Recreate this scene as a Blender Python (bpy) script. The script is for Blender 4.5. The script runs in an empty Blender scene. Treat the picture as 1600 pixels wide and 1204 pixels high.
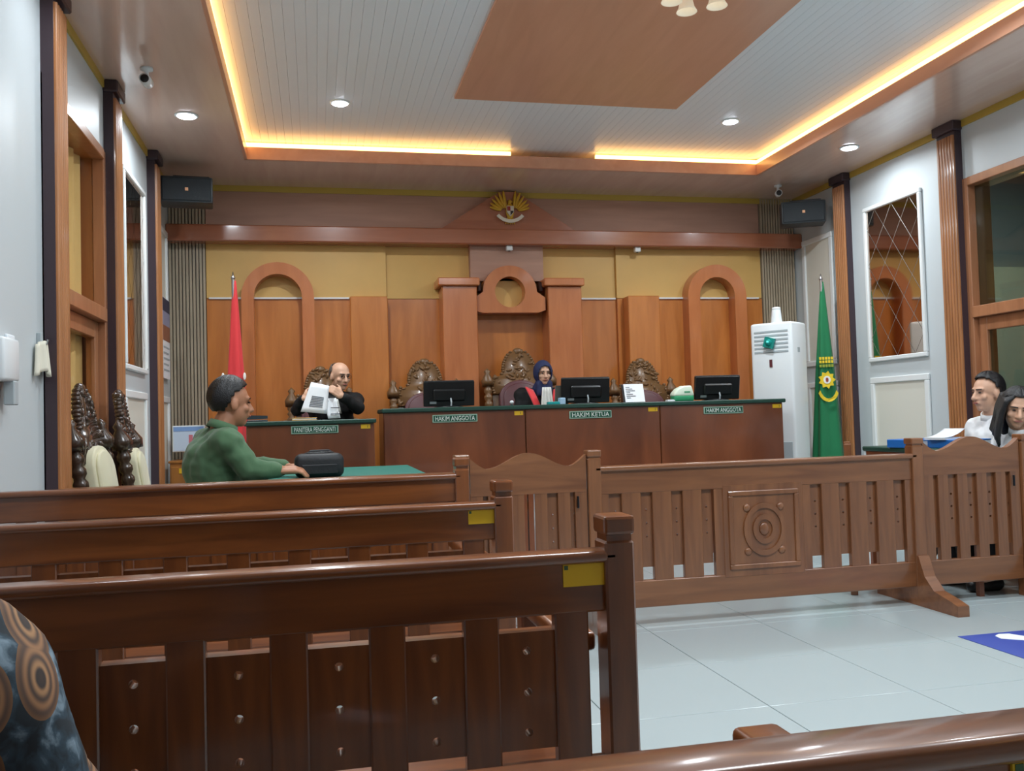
import bpy, bmesh, math, random
from mathutils import Vector, Matrix
random.seed(7)
PI = math.pi
scene = bpy.context.scene
COL = scene.collection

# ------------------------------------------------------------------ camera
YAW, PITCH, ROLL, FPX, CAMH = .2141747, .0359225, -.0289214, 1412.44, 1.08
fw = Vector((math.sin(YAW)*math.cos(PITCH), math.cos(YAW)*math.cos(PITCH), math.sin(PITCH)))
rt = Vector((math.cos(YAW), -math.sin(YAW), 0)); up = rt.cross(fw)
r2 = rt*math.cos(ROLL)+up*math.sin(ROLL); u2 = -rt*math.sin(ROLL)+up*math.cos(ROLL)
cam = bpy.data.cameras.new('camera'); co = bpy.data.objects.new('camera', cam); COL.objects.link(co)
cam.sensor_width = 36; cam.sensor_fit = 'HORIZONTAL'; cam.lens = FPX/1600*36; cam.clip_start = .02
m = Matrix.Identity(4)
for i, v in enumerate((r2, u2, -fw)):
    for j in range(3): m[j][i] = v[j]
m.translation = (0, 0, CAMH); co.matrix_world = m
scene.camera = co
# ------------------------------------------------------------------ world, exposure
w = bpy.data.worlds.new('world'); scene.world = w; w.use_nodes = True
w.node_tree.nodes['Background'].inputs[0].default_value = (.75, .8, .85, 1)
w.node_tree.nodes['Background'].inputs[1].default_value = .05
vs = scene.view_settings
vs.view_transform = 'Standard'; vs.look = 'None'; vs.gamma = 1; vs.use_curve_mapping = False; vs.exposure = 0.48

XL, XR, YB, YF, ZS, ZC = -1.18, 4.58, 8.0, -2.6, 3.125, 3.285   # walls, back, rear, soffit, ceiling
DOWN_W = 11.0      # watts of one downlight
FILL_PANEL_W = 42.0     # watts of the fill panel added over the benches

# ------------------------------------------------------------------ materials
def lin(c):
    f = lambda v: v/12.92 if v <= .04045 else ((v+.055)/1.055)**2.4
    return tuple(f(v/255) for v in c)+(1,)
MATS = {}
def mat(name, rgb, rough=.5, metal=0, spec=.5, coat=0, bump=0, bscale=40, var=0, vscale=3, emit=None, estr=0, sheen=0):
    if name in MATS: return MATS[name]
    M = bpy.data.materials.new(name); M.use_nodes = True; nt = M.node_tree; b = nt.nodes['Principled BSDF']
    b.inputs['Base Color'].default_value = lin(rgb); b.inputs['Roughness'].default_value = rough
    b.inputs['Metallic'].default_value = metal; b.inputs['Specular IOR Level'].default_value = spec
    b.inputs['Coat Weight'].default_value = coat; b.inputs['Coat Roughness'].default_value = .08
    b.inputs['Sheen Weight'].default_value = sheen
    if emit: b.inputs['Emission Color'].default_value = lin(emit); b.inputs['Emission Strength'].default_value = estr
    tc = nt.nodes.new('ShaderNodeTexCoord')
    if var:
        n = nt.nodes.new('ShaderNodeTexNoise'); n.inputs['Scale'].default_value = vscale; n.inputs['Detail'].default_value = 4
        nt.links.new(tc.outputs['Object'], n.inputs['Vector'])
        r = nt.nodes.new('ShaderNodeValToRGB'); c = lin(rgb)
        r.color_ramp.elements[0].color = tuple(v*(1-var) for v in c[:3])+(1,); r.color_ramp.elements[1].color = tuple(min(1, v*(1+var)) for v in c[:3])+(1,)
        r.color_ramp.elements[0].position = .3; r.color_ramp.elements[1].position = .7
        nt.links.new(n.outputs['Fac'], r.inputs['Fac']); nt.links.new(r.outputs['Color'], b.inputs['Base Color'])
    if bump:
        n = nt.nodes.new('ShaderNodeTexNoise'); n.inputs['Scale'].default_value = bscale
        nt.links.new(tc.outputs['Object'], n.inputs['Vector'])
        bp = nt.nodes.new('ShaderNodeBump'); bp.inputs['Strength'].default_value = bump; bp.inputs['Distance'].default_value = .01
        nt.links.new(n.outputs['Fac'], bp.inputs['Height']); nt.links.new(bp.outputs['Normal'], b.inputs['Normal'])
    MATS[name] = M
    return M
def wood(name, c1, c2, rough=.25, coat=.4, stretch=(1, 12, 12), scale=2.0, croughness=.1):
    """stretch: small number along the grain"""
    if name in MATS: return MATS[name]
    M = bpy.data.materials.new(name); M.use_nodes = True; nt = M.node_tree; b = nt.nodes['Principled BSDF']
    tc = nt.nodes.new('ShaderNodeTexCoord'); mp = nt.nodes.new('ShaderNodeMapping'); mp.inputs['Scale'].default_value = stretch
    nt.links.new(tc.outputs['Object'], mp.inputs['Vector'])
    n = nt.nodes.new('ShaderNodeTexNoise'); n.inputs['Scale'].default_value = scale; n.inputs['Detail'].default_value = 6; n.inputs['Distortion'].default_value = .6
    nt.links.new(mp.outputs['Vector'], n.inputs['Vector'])
    r = nt.nodes.new('ShaderNodeValToRGB'); r.color_ramp.elements[0].position = .3; r.color_ramp.elements[1].position = .72
    r.color_ramp.elements[0].color = lin(c1); r.color_ramp.elements[1].color = lin(c2)
    nt.links.new(n.outputs['Fac'], r.inputs['Fac']); nt.links.new(r.outputs['Color'], b.inputs['Base Color'])
    b.inputs['Roughness'].default_value = rough; b.inputs['Coat Weight'].default_value = coat; b.inputs['Coat Roughness'].default_value = croughness
    bp = nt.nodes.new('ShaderNodeBump'); bp.inputs['Strength'].default_value = .08; bp.inputs['Distance'].default_value = .004
    nt.links.new(n.outputs['Fac'], bp.inputs['Height']); nt.links.new(bp.outputs['Normal'], b.inputs['Normal'])
    MATS[name] = M
    return M
def emis(name, rgb, s):
    return mat(name, (20, 20, 20), .5, emit=rgb, estr=s)

white_wall = mat('white_wall', (200, 208, 211), .45, bump=.02, bscale=120)
cream_wall = mat('cream_panel', (222, 220, 208), .45)
white_trim = mat('white_trim', (232, 236, 236), .35)
yellow_trim = mat('yellow_trim', (190, 160, 70), .45)
ceil_white = mat('ceiling_white', (240, 246, 250), .3, spec=.4)
soffit_wood = wood('soffit_wood', (218, 188, 172), (228, 200, 184), .2, .5, (8, 1, 8), 1.5, .1)
ceil_wood = wood('ceiling_wood', (214, 156, 126), (224, 168, 138), .3, .2, (8, 1, 8), 1.5)
orange_wood = wood('orange_wood', (186, 110, 48), (210, 132, 64), .28, .3, (7, 7, 1), 1.6)
column_wood = wood('column_wood', (184, 106, 58), (204, 126, 74), .28, .3, (7, 7, 1), 1.6)
beam_wood = wood('beam_wood', (156, 94, 66), (174, 110, 80), .25, .35, (1, 8, 8), 1.5)
frieze_wood = wood('frieze_wood', (172, 134, 116), (188, 148, 128), .55, 0, (1, 8, 8), 1.5)
mustard = mat('mustard_paint', (214, 172, 98), .45, var=.05)
slat_dark = wood('slat_panel_wood', (160, 146, 124), (182, 166, 142), .4, .1, (8, 8, 1), 2)
pil_wood = wood('pilaster_wood', (158, 104, 62), (186, 126, 80), .3, .3, (9, 9, 1), 2)
pil_dark = mat('pilaster_dark', (66, 52, 58), .35, spec=.4)
door_wood = wood('door_wood', (156, 104, 72), (178, 122, 86), .3, .3, (8, 8, 1), 2)
curtain_m = mat('curtain_cream', (250, 230, 184), .8)
bench_wood = wood('bench_wood', (90, 46, 21), (132, 74, 34), .3, .55, (1, 9, 9), 2.2, .12)
bench_wood_v = wood('bench_wood_upright', (90, 46, 21), (132, 74, 34), .3, .5, (9, 9, 1), 2.2, .12)
bal_wood = wood('balustrade_wood', (112, 68, 42), (142, 92, 58), .3, .45, (1, 9, 9), 2, .12)
bal_wood_v = wood('balustrade_wood_upright', (112, 68, 42), (142, 92, 58), .3, .45, (9, 9, 1), 2, .12)
desk_wood = wood('desk_wood', (98, 52, 32), (138, 78, 48), .3, .4, (3, 6, 1), 1.3)
green_top = mat('green_desk_cloth', (20, 62, 50), .5)
teal_top = mat('teal_table_cloth', (30, 116, 104), .6)
plate_green = mat('plate_green', (16, 84, 62), .4)
plate_rim = mat('plate_rim', (168, 200, 180), .4)
letter_white = mat('letter_white', (240, 246, 240), .4)
sticker = mat('yellow_sticker', (226, 178, 26), .5)
sticker_d = mat('sticker_print', (70, 96, 60), .6)
tile_m = mat('floor_tile', (172, 184, 186), .2, spec=.4, var=.02, vscale=.8)
grout = mat('grout', (150, 152, 148), .8)
black_plastic = mat('black_plastic', (16, 17, 19), .35)
dark_grey = mat('dark_grey_plastic', (52, 58, 62), .45)
silver = mat('silver', (190, 192, 196), .3, 1)
white_plastic = mat('white_plastic', (232, 238, 240), .3)
pale_grey = mat('pale_grey_plastic', (176, 186, 190), .4)  # one even pale grey for grilles, backings and small fittings
paper = mat('paper', (240, 244, 248), .7)
ink = mat('ink', (70, 74, 82), .7)
gold = mat('gold_paint', (206, 160, 40), .4)
red_cloth = mat('red_cloth', (226, 58, 62), .75, sheen=.2)
green_cloth = mat('flag_green', (12, 120, 72), .7, sheen=.2)
flag_yellow = mat('flag_yellow', (232, 200, 40), .7)
flag_white = mat('flag_white', (238, 238, 232), .7)
carve_dark = mat('carved_dark_wood', (66, 50, 40), .22, coat=.5)
carve_brown = mat('carved_brown_wood', (120, 88, 56), .35, coat=.2)
cream_fabric = mat('cream_fabric', (214, 208, 176), .75, sheen=.3)
maroon = mat('maroon_leather', (98, 58, 62), .4)
skin_a = mat('skin_tan', (176, 122, 92), .5)
skin_b = mat('skin_light', (214, 168, 140), .5)
lip_m = mat('lips', (172, 108, 96), .5)
eye_m = mat('eye_dark', (30, 22, 20), .3)
hair_m = mat('black_hair', (20, 20, 23), .42, bump=.4, bscale=180)
hair_g = mat('grey_hair', (96, 86, 78), .6, bump=.4, bscale=180)
brow_m = mat('eyebrow', (40, 32, 28), .7)
shirt_green = mat('green_shirt', (72, 106, 74), .85, bump=.3, bscale=16, sheen=.2)
shirt_white = mat('white_shirt', (236, 238, 240), .75, bump=.1, bscale=20)
robe_black = mat('black_robe', (16, 16, 18), .8, bump=.1, bscale=20)
trousers_m = mat('dark_trousers', (30, 32, 38), .8)
shoe_m = mat('black_shoe', (18, 17, 17), .4)
hijab_m = mat('navy_hijab', (34, 44, 84), .75)
blue_plastic = mat('blue_folder', (24, 106, 188), .4)
teal_m = mat('teal_plastic', (30, 160, 160), .35)
steel = mat('dark_steel', (50, 50, 54), .35, .8)
led_m = emis('led_strip', (255, 192, 108), 5)
lamp_m = emis('downlight_glow', (236, 242, 255), 30)
shade_m = mat('opal_glass', (236, 226, 206), .3, emit=(255, 236, 205), estr=.25)
blue_mark = mat('blue_floor_sign', (56, 78, 162), .4)
bag_m = mat('black_bag', (26, 27, 31), .55, bump=.15, bscale=60)
yel_folder = mat('manila_folder', (222, 176, 100), .7)
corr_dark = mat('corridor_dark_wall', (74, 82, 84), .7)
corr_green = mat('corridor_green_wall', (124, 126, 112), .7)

def mirror_mat():
    M = bpy.data.materials.new('bronze_mirror'); M.use_nodes = True; b = M.node_tree.nodes['Principled BSDF']
    b.inputs['Base Color'].default_value = lin((196, 180, 168)); b.inputs['Metallic'].default_value = 1; b.inputs['Roughness'].default_value = .05
    return M
mirror_m = mirror_mat()
def glass_mat(name, tint, mixf):
    M = bpy.data.materials.new(name); M.use_nodes = True; nt = M.node_tree
    for n in list(nt.nodes): nt.nodes.remove(n)
    o = nt.nodes.new('ShaderNodeOutputMaterial'); mx = nt.nodes.new('ShaderNodeMixShader'); t = nt.nodes.new('ShaderNodeBsdfTransparent'); g = nt.nodes.new('ShaderNodeBsdfGlossy')
    t.inputs[0].default_value = lin(tint); g.inputs['Roughness'].default_value = .03; g.inputs['Color'].default_value = (.9, .95, .95, 1)
    mx.inputs[0].default_value = mixf
    nt.links.new(t.outputs[0], mx.inputs[1]); nt.links.new(g.outputs[0], mx.inputs[2]); nt.links.new(mx.outputs[0], o.inputs[0])
    return M
glass_m = glass_mat('window_glass', (214, 224, 220), .05)
glass_c = glass_mat('door_glass', (246, 240, 228), .05)

def batik_mat():
    M = bpy.data.materials.new('batik_cloth'); M.use_nodes = True; nt = M.node_tree; b = nt.nodes['Principled BSDF']; b.inputs['Roughness'].default_value = .8
    tc = nt.nodes.new('ShaderNodeTexCoord')
    n = nt.nodes.new('ShaderNodeTexNoise'); n.inputs['Scale'].default_value = 42; n.inputs['Detail'].default_value = 6; n.inputs['Distortion'].default_value = .8
    nt.links.new(tc.outputs['Object'], n.inputs['Vector'])
    r = nt.nodes.new('ShaderNodeValToRGB'); e = r.color_ramp.elements
    e[0].position = .4; e[0].color = lin((22, 34, 42)); e[1].position = .68; e[1].color = lin((122, 142, 156))
    k = e.new(.53); k.color = lin((42, 64, 78))
    nt.links.new(n.outputs['Fac'], r.inputs['Fac'])
    v = nt.nodes.new('ShaderNodeTexVoronoi'); v.voronoi_dimensions = '2D'; v.inputs['Scale'].default_value = 13; v.inputs['Randomness'].default_value = .7
    sp = nt.nodes.new('ShaderNodeSeparateXYZ'); nt.links.new(tc.outputs['Object'], sp.inputs[0])
    sb = nt.nodes.new('ShaderNodeMath'); sb.operation = 'ADD'; nt.links.new(sp.outputs[0], sb.inputs[0]); nt.links.new(sp.outputs[1], sb.inputs[1])
    cb_ = nt.nodes.new('ShaderNodeCombineXYZ'); nt.links.new(sb.outputs[0], cb_.inputs[0]); nt.links.new(sp.outputs[2], cb_.inputs[1]); nt.links.new(cb_.outputs[0], v.inputs['Vector'])
    r2_ = nt.nodes.new('ShaderNodeValToRGB'); e = r2_.color_ramp.elements; r2_.color_ramp.interpolation = 'EASE'
    e[0].position = 0; e[0].color = lin((60, 44, 36)); e[1].position = .40; e[1].color = lin((118, 84, 56))
    for p, c in ((.08, (50, 40, 36)), (.13, (164, 122, 84)), (.2, (74, 56, 46)), (.26, (150, 108, 74)), (.33, (84, 62, 50))):
        k = e.new(p); k.color = lin(c)
    nt.links.new(v.outputs['Distance'], r2_.inputs['Fac'])
    gt = nt.nodes.new('ShaderNodeMath'); gt.operation = 'LESS_THAN'; gt.inputs[1].default_value = .40
    nt.links.new(v.outputs['Distance'], gt.inputs[0])
    sep = nt.nodes.new('ShaderNodeSeparateColor'); nt.links.new(v.outputs['Color'], sep.inputs[0])
    g2 = nt.nodes.new('ShaderNodeMath'); g2.operation = 'LESS_THAN'; g2.inputs[1].default_value = .55; nt.links.new(sep.outputs[0], g2.inputs[0])
    mu = nt.nodes.new('ShaderNodeMath'); mu.operation = 'MULTIPLY'; nt.links.new(gt.outputs[0], mu.inputs[0]); nt.links.new(g2.outputs[0], mu.inputs[1])
    mx = nt.nodes.new('ShaderNodeMix'); mx.data_type = 'RGBA'
    nt.links.new(mu.outputs[0], mx.inputs[0]); nt.links.new(r.outputs['Color'], mx.inputs[6]); nt.links.new(r2_.outputs['Color'], mx.inputs[7])
    nt.links.new(mx.outputs[2], b.inputs['Base Color'])
    return M
batik_m = batik_mat()

# ------------------------------------------------------------------ mesh helpers
class MB:
    def __init__(s): s.v = []; s.f = []
    def add(s, vs_, fs):
        o = len(s.v); s.v += [tuple(p) for p in vs_]; s.f += [tuple(i+o for i in f) for f in fs]; return s
    def box(s, x0, x1, y0, y1, z0, z1, bev=0, seg=1):
        if bev <= 0:
            vs_ = [(x, y, z) for x in (x0, x1) for y in (y0, y1) for z in (z0, z1)]
            return s.add(vs_, [(0, 1, 3, 2), (4, 6, 7, 5), (0, 4, 5, 1), (2, 3, 7, 6), (0, 2, 6, 4), (1, 5, 7, 3)])
        bm = bmesh.new(); bmesh.ops.create_cube(bm, size=1)
        for v in bm.verts: v.co = Vector(((x0+x1)/2+v.co.x*(x1-x0), (y0+y1)/2+v.co.y*(y1-y0), (z0+z1)/2+v.co.z*(z1-z0)))
        bmesh.ops.bevel(bm, geom=list(bm.edges), offset=bev, segments=seg, affect='EDGES', profile=.5)
        return s.bm(bm)
    def bm(s, bm):
        bm.verts.index_update()
        s.add([v.co for v in bm.verts], [[v.index for v in f.verts] for f in bm.faces]); bm.free(); return s
    def prism(s, pts, a0, a1, axis='y'):
        """closed outline pts (u,v) extruded along axis"""
        def P(u, v, a): return (u, a, v) if axis == 'y' else ((a, u, v) if axis == 'x' else (u, v, a))
        n = len(pts)
        vs_ = [P(u, v, a0) for u, v in pts]+[P(u, v, a1) for u, v in pts]
        fs = [tuple(range(n)), tuple(range(2*n-1, n-1, -1))]+[(i, i+n, (i+1) % n+n, (i+1) % n) for i in range(n)]
        return s.add(vs_, fs)
    def strip(s, A, B, a0, a1, axis='y', closed=False):
        """solid between two polylines A and B of equal length, extruded along axis"""
        def P(p, a): return (p[0], a, p[1]) if axis == 'y' else ((a, p[0], p[1]) if axis == 'x' else (p[0], p[1], a))
        n = len(A); vs_ = []
        for a in (a0, a1): vs_ += [P(p, a) for p in A]+[P(p, a) for p in B]
        fs = []
        for i in range(n if closed else n-1):
            j = (i+1) % n
            fs += [(i, j, n+j, n+i), (2*n+i, 3*n+i, 3*n+j, 2*n+j), (i, 2*n+i, 2*n+j, j), (n+i, n+j, 3*n+j, 3*n+i)]
        if not closed: fs += [(0, n, 3*n, 2*n), (n-1, 3*n-1, 4*n-1, 2*n-1)]
        return s.add(vs_, fs)
    def tube(s, path, rad, seg=10, caps=True):
        path = [Vector(p) for p in path]; n = len(path)
        if not hasattr(rad, '__len__'): rad = [rad]*n
        rings = []; prev = None
        for i, p in enumerate(path):
            d = (path[min(i+1, n-1)]-path[max(i-1, 0)]).normalized()
            if prev is None:
                a = Vector((0, 0, 1)) if abs(d.z) < .9 else Vector((1, 0, 0)); a = (a-d*a.dot(d)).normalized()
            else: a = (prev-d*prev.dot(d)).normalized()
            prev = a; b = d.cross(a)
            rings.append([p+(a*math.cos(2*PI*k/seg)+b*math.sin(2*PI*k/seg))*rad[i] for k in range(seg)])
        vs_ = [q for r in rings for q in r]; fs = []
        for i in range(n-1):
            for k in range(seg): fs.append((i*seg+k, i*seg+(k+1) % seg, (i+1)*seg+(k+1) % seg, (i+1)*seg+k))
        if caps: fs += [tuple(range(seg-1, -1, -1)), tuple((n-1)*seg+k for k in range(seg))]
        return s.add(vs_, fs)
    def lathe(s, prof, c=(0, 0, 0), seg=16, axis='z'):
        vs_ = []; fs = []; n = len(prof)
        for r, h in prof:
            for k in range(seg):
                a = 2*PI*k/seg; x, y = r*math.cos(a), r*math.sin(a)
                p = (x, y, h) if axis == 'z' else ((x, h, y) if axis == 'y' else (h, x, y))
                vs_.append((c[0]+p[0], c[1]+p[1], c[2]+p[2]))
        for i in range(n-1):
            for k in range(seg): fs.append((i*seg+k, i*seg+(k+1) % seg, (i+1)*seg+(k+1) % seg, (i+1)*seg+k))
        fs += [tuple(range(seg-1, -1, -1)), tuple((n-1)*seg+k for k in range(seg))]
        return s.add(vs_, fs)
    def ell(s, c, r, R=None, seg=16, rings=10):
        c = Vector(c); vs_ = []; fs = []
        if R is None: R = Matrix.Identity(3)
        def P(x, y, z): return c+R @ Vector((x*r[0], y*r[1], z*r[2]))
        vs_.append(P(0, 0, -1))
        for i in range(1, rings):
            t = PI*i/rings; z = -math.cos(t); q = math.sin(t)
            for k in range(seg): vs_.append(P(q*math.cos(2*PI*k/seg), q*math.sin(2*PI*k/seg), z))
        vs_.append(P(0, 0, 1)); L = len(vs_)-1
        for k in range(seg):
            fs.append((0, 1+(k+1) % seg, 1+k)); fs.append((L, L-seg+k, L-seg+(k+1) % seg))
        for i in range(rings-2):
            for k in range(seg): fs.append((1+i*seg+k, 1+i*seg+(k+1) % seg, 1+(i+1)*seg+(k+1) % seg, 1+(i+1)*seg+k))
        return s.add(vs_, fs)
    def cap(s, p0, p1, r0, r1, seg=12):
        p0, p1 = Vector(p0), Vector(p1); d = (p1-p0); L = max(d.length, 1e-4); d = d/L; pts = []; rs = []
        for i in range(1, 5): a = PI/2*(1-i/4.0); pts.append(p0-d*r0*math.sin(a)); rs.append(max(r0*math.cos(a), r0*.02) if i else r0*.02)
        for i in range(5): a = PI/2*i/4.0; pts.append(p1+d*r1*math.sin(a)); rs.append(max(r1*math.cos(a), r1*.05))
        pts.insert(0, p0-d*r0*.999); rs.insert(0, r0*.05)
        return s.tube(pts, rs, seg)
    def quadgrid(s, fn, nu, nv):
        vs_ = [fn(i/nu, j/nv) for j in range(nv+1) for i in range(nu+1)]
        return s.add(vs_, [(j*(nu+1)+i, j*(nu+1)+i+1, (j+1)*(nu+1)+i+1, (j+1)*(nu+1)+i) for j in range(nv) for i in range(nu)])
    def mesh(s, name, m_, smooth=False):
        me = bpy.data.meshes.new(name); me.from_pydata(s.v, [], s.f)
        bm = bmesh.new(); bm.from_mesh(me); bmesh.ops.recalc_face_normals(bm, faces=bm.faces); bm.to_mesh(me); bm.free()
        if m_: me.materials.append(m_)
        if smooth: me.polygons.foreach_set('use_smooth', [True]*len(me.polygons))
        return me
    def build(s, name, m_, parent=None, smooth=False, loc=(0, 0, 0)):
        return mesh_obj(name, s.mesh(name, m_, smooth), parent, loc)
def mesh_obj(name, me, parent=None, loc=(0, 0, 0), rot=(0, 0, 0)):
    o = bpy.data.objects.new(name, me); COL.objects.link(o); o.location = loc; o.rotation_euler = rot
    if parent: o.parent = parent
    return o
def smooth_angle(o, deg=40):
    me = o.data
    me.polygons.foreach_set('use_smooth', [True]*len(me.polygons))
    me.set_sharp_from_angle(angle=math.radians(deg)); return o
def tag(o, label=None, cat=None, group=None, kind=None):
    if label: o['label'] = label
    if cat: o['category'] = cat
    if group: o['group'] = group
    if kind: o['kind'] = kind
    return o
def thing(name, label, cat, loc=(0, 0, 0), rz=0, group=None):
    o = bpy.data.objects.new(name, None); COL.objects.link(o); o.location = loc; o.rotation_euler = (0, 0, rz); o.empty_display_size = .1
    return tag(o, label, cat, group)
def struct(name, mb, m_, smooth=False):
    return tag(mb.build(name, m_, None, smooth), kind='structure')
def evaluated(o):
    dg = bpy.context.evaluated_depsgraph_get(); dg.update()
    return bpy.data.meshes.new_from_object(o.evaluated_get(dg), depsgraph=dg)
def bake(o, *mods):
    """apply modifiers given as (type, {settings})"""
    for t, kw in mods:
        md = o.modifiers.new(t, t)
        for k, v in kw.items(): setattr(md, k, v)
    bpy.context.view_layer.update()
    me = evaluated(o); mats = list(o.data.materials); o.modifiers.clear(); o.data = me
    if not me.materials:
        for x in mats: me.materials.append(x)
    return o
def text_mesh(body, width, height, m_, extrude=.002, bold=0):
    cu = bpy.data.curves.new('lettering', 'FONT'); cu.body = body; cu.size = 1; cu.align_x = 'CENTER'; cu.align_y = 'CENTER'; cu.offset = bold; cu.resolution_u = 2
    o = bpy.data.objects.new('lettering', cu); COL.objects.link(o); bpy.context.view_layer.update()
    me = evaluated(o); COL.objects.unlink(o); bpy.data.objects.remove(o)
    xs = [v.co.x for v in me.vertices]; ys = [v.co.y for v in me.vertices]
    sx = width/(max(xs)-min(xs)); sy = height/(max(ys)-min(ys)); cx = (max(xs)+min(xs))/2; cy = (max(ys)+min(ys))/2
    bm = bmesh.new(); bm.from_mesh(me)
    for v in bm.verts: v.co = Vector(((v.co.x-cx)*sx, 0, (v.co.y-cy)*sy))
    r = bmesh.ops.extrude_face_region(bm, geom=list(bm.faces))
    for e in r['geom']:
        if isinstance(e, bmesh.types.BMVert): e.co.y -= extrude
    bmesh.ops.recalc_face_normals(bm, faces=bm.faces)
    bm.to_mesh(me); bm.free(); me.materials.clear(); me.materials.append(m_)
    return me
def arc(cx, cz, r, a0, a1, n):
    return [(cx+r*math.cos(a0+(a1-a0)*i/n), cz+r*math.sin(a0+(a1-a0)*i/n)) for i in range(n+1)]

# ================================================================== ROOM SHELL
# ---- floor with single tiles
TS = .6
floor = struct('floor', MB().box(XL-.3, XR+.18, YF, YB+.1, -.12, -.008), grout)
tm = MB().box(.002, TS-.002, .002, TS-.002, -.02, 0, .0012).mesh('tile', tile_m)
ix0 = math.floor((XL-1.6)/TS); iy0 = math.floor((YF-4.28)/TS)
x = 1.6+ix0*TS
while x < XR:
    y = 4.28+iy0*TS
    while y < YB-1.2:
        if y > -1.9: mesh_obj('tile', tm, floor, (x, y, 0))
        y += TS
    x += TS
# rear strip and the raised platform for the judges
struct('floor_platform', MB().box(XL, .435, 6.455, YB, 0, .40).box(.435, XR, 6.555, YB, 0, .40), tile_m)

# ---- left and right wall: base slabs with an opening for the door
def side_wall(name, x0, x1):
    mb = MB()
    mb.box(x0, x1, YF, 4.36, 0, ZS+.3); mb.box(x0, x1, 5.62, YB+.1, 0, ZS+.3); mb.box(x0, x1, 4.36, 5.62, 2.70, ZS+.3)
    return struct(name, mb, white_wall)
wl = side_wall('wall_left', XL-.18, XL); wr = side_wall('wall_right', XR, XR+.18)
struct('wall_rear', MB().box(XL-.2, XR+.2, YF-.15, YF, 0, ZS+.3), white_wall)

def frame_y(mb, xa, xb, y0, y1, z0, z1, t):
    """picture-frame moulding in the plane of a side wall"""
    mb.box(xa, xb, y0, y1, z1-t, z1, .006); mb.box(xa, xb, y0, y1, z0, z0+t, .006)
    mb.box(xa, xb, y0, y0+t, z0+t, z1-t, .006); mb.box(xa, xb, y1-t, y1, z0+t, z1-t, .006)
    return mb
def clip_poly(poly, y0, y1, z0, z1):
    for ax, lim, sgn in ((0, y0, 1), (0, y1, -1), (1, z0, 1), (1, z1, -1)):
        out = []
        for i in range(len(poly)):
            a, b = poly[i], poly[(i+1) % len(poly)]; da, db = sgn*(a[ax]-lim), sgn*(b[ax]-lim)
            if da >= 0: out.append(a)
            if da*db < 0: t = da/(da-db); out.append((a[0]+(b[0]-a[0])*t, a[1]+(b[1]-a[1])*t))
        poly = out
        if len(poly) < 3: return []
    return poly
def wall_fittings(sx, wall, side):
    X0 = XL if sx < 0 else XR
    fx = lambda d: (X0+d, X0) if sx < 0 else (X0, X0-d)        # proud of the wall by d
    def bx(mb, d, y0, y1, z0, z1, bev=0):
        a, b = X0, X0-sx*d; mb.box(min(a, b), max(a, b), y0, y1, z0, z1, bev); return mb
    # fluted pilasters
    for y0, y1 in ((4.36, 4.55), (5.60, 5.79), (6.99, 7.17)):
        zb_ = .40 if y0 > 6.4 else 0
        p = bx(MB(), .055, y0, y1, zb_, ZS-.06).build('pilaster', pil_dark, wall)
        fl = MB(); n = 6; wdt = (y1-y0-.012)/n
        for k in range(n):
            ya = y0+.006+k*wdt
            pts = [(ya+wdt*(.5+.44*math.cos(t)), .016*math.sin(t)) for t in [PI-PI*i/6 for i in range(7)]]
            base = X0-sx*.055
            for i in range(6):
                (ya_, da_), (yb_, db_) = pts[i], pts[i+1]
                fl.add([(base-sx*da_, ya_, zb_+.002), (base-sx*db_, yb_, zb_+.002), (base-sx*db_, yb_, ZS-.1), (base-sx*da_, ya_, ZS-.1)], [(0, 1, 2, 3)])
            fl.add([(base, ya, zb_+.002), (base-sx*.004, ya+wdt, zb_+.002), (base-sx*.004, ya+wdt, ZS-.1), (base, ya, ZS-.1)], [(0, 1, 2, 3)])
        fl.build('fluting', pil_wood, p, True)
        bx(MB(), .085, y0-.02, y1+.02, ZS-.07, ZS, .008).build('capital', pil_dark, wall)
    # yellow painted line under the soffit
    bx(MB(), .012, YF, YB, ZS-.05, ZS).build('cornice', yellow_trim, wall)
    # mirror panel with diamond panes between the pilasters
    y0, y1, z0, z1 = 6.05, 6.79, 1.46, 2.76
    mb = MB(); a, b = sorted((X0, X0-sx*.028)); frame_y(mb, a, b, y0, y1, z0, z1, .035)
    fr = mb.build('mirror_frame', white_trim, wall)
    yi0, yi1, zi0, zi1 = y0+.035, y1-.035, z0+.035, z1-.035
    cw, ch = (yi1-yi0)/3, (zi1-zi0)/4
    bx(MB(), .006, yi0, yi1, zi0, zi1).build('mirror_backing', pale_grey, fr)
    for i in range(-1, 8):
        for j in range(-1, 10):
            if (i+j) % 2: continue
            cy, cz = yi0+i*cw/2, zi0+j*ch/2
            g = 1-.007/cw
            poly = clip_poly([(cy-cw/2*g, cz), (cy, cz-ch/2*g), (cy+cw/2*g, cz), (cy, cz+ch/2*g)], yi0, yi1, zi0, zi1)
            if poly:
                a, b = X0-sx*.006, X0-sx*.011
                MB().prism(poly, a, b, 'x').build('pane', mirror_m, fr)
    # raised panels below and beside
    for (y0, y1, z0, z1) in ((6.05, 6.79, .44, 1.33), (7.28, 7.79, 1.48, 2.68), (7.28, 7.79, .44, 1.33)):
        mb = MB(); a, b = sorted((X0, X0-sx*.022)); frame_y(mb, a, b, y0, y1, z0, z1, .05)
        f = mb.build('panel_moulding', white_trim, wall)
        bx(MB(), .006, y0+.05, y1-.05, z0+.05, z1-.05).build('panel_field', cream_wall, f)
wall_fittings(-1, wl, 'left'); wall_fittings(1, wr, 'right')

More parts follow.
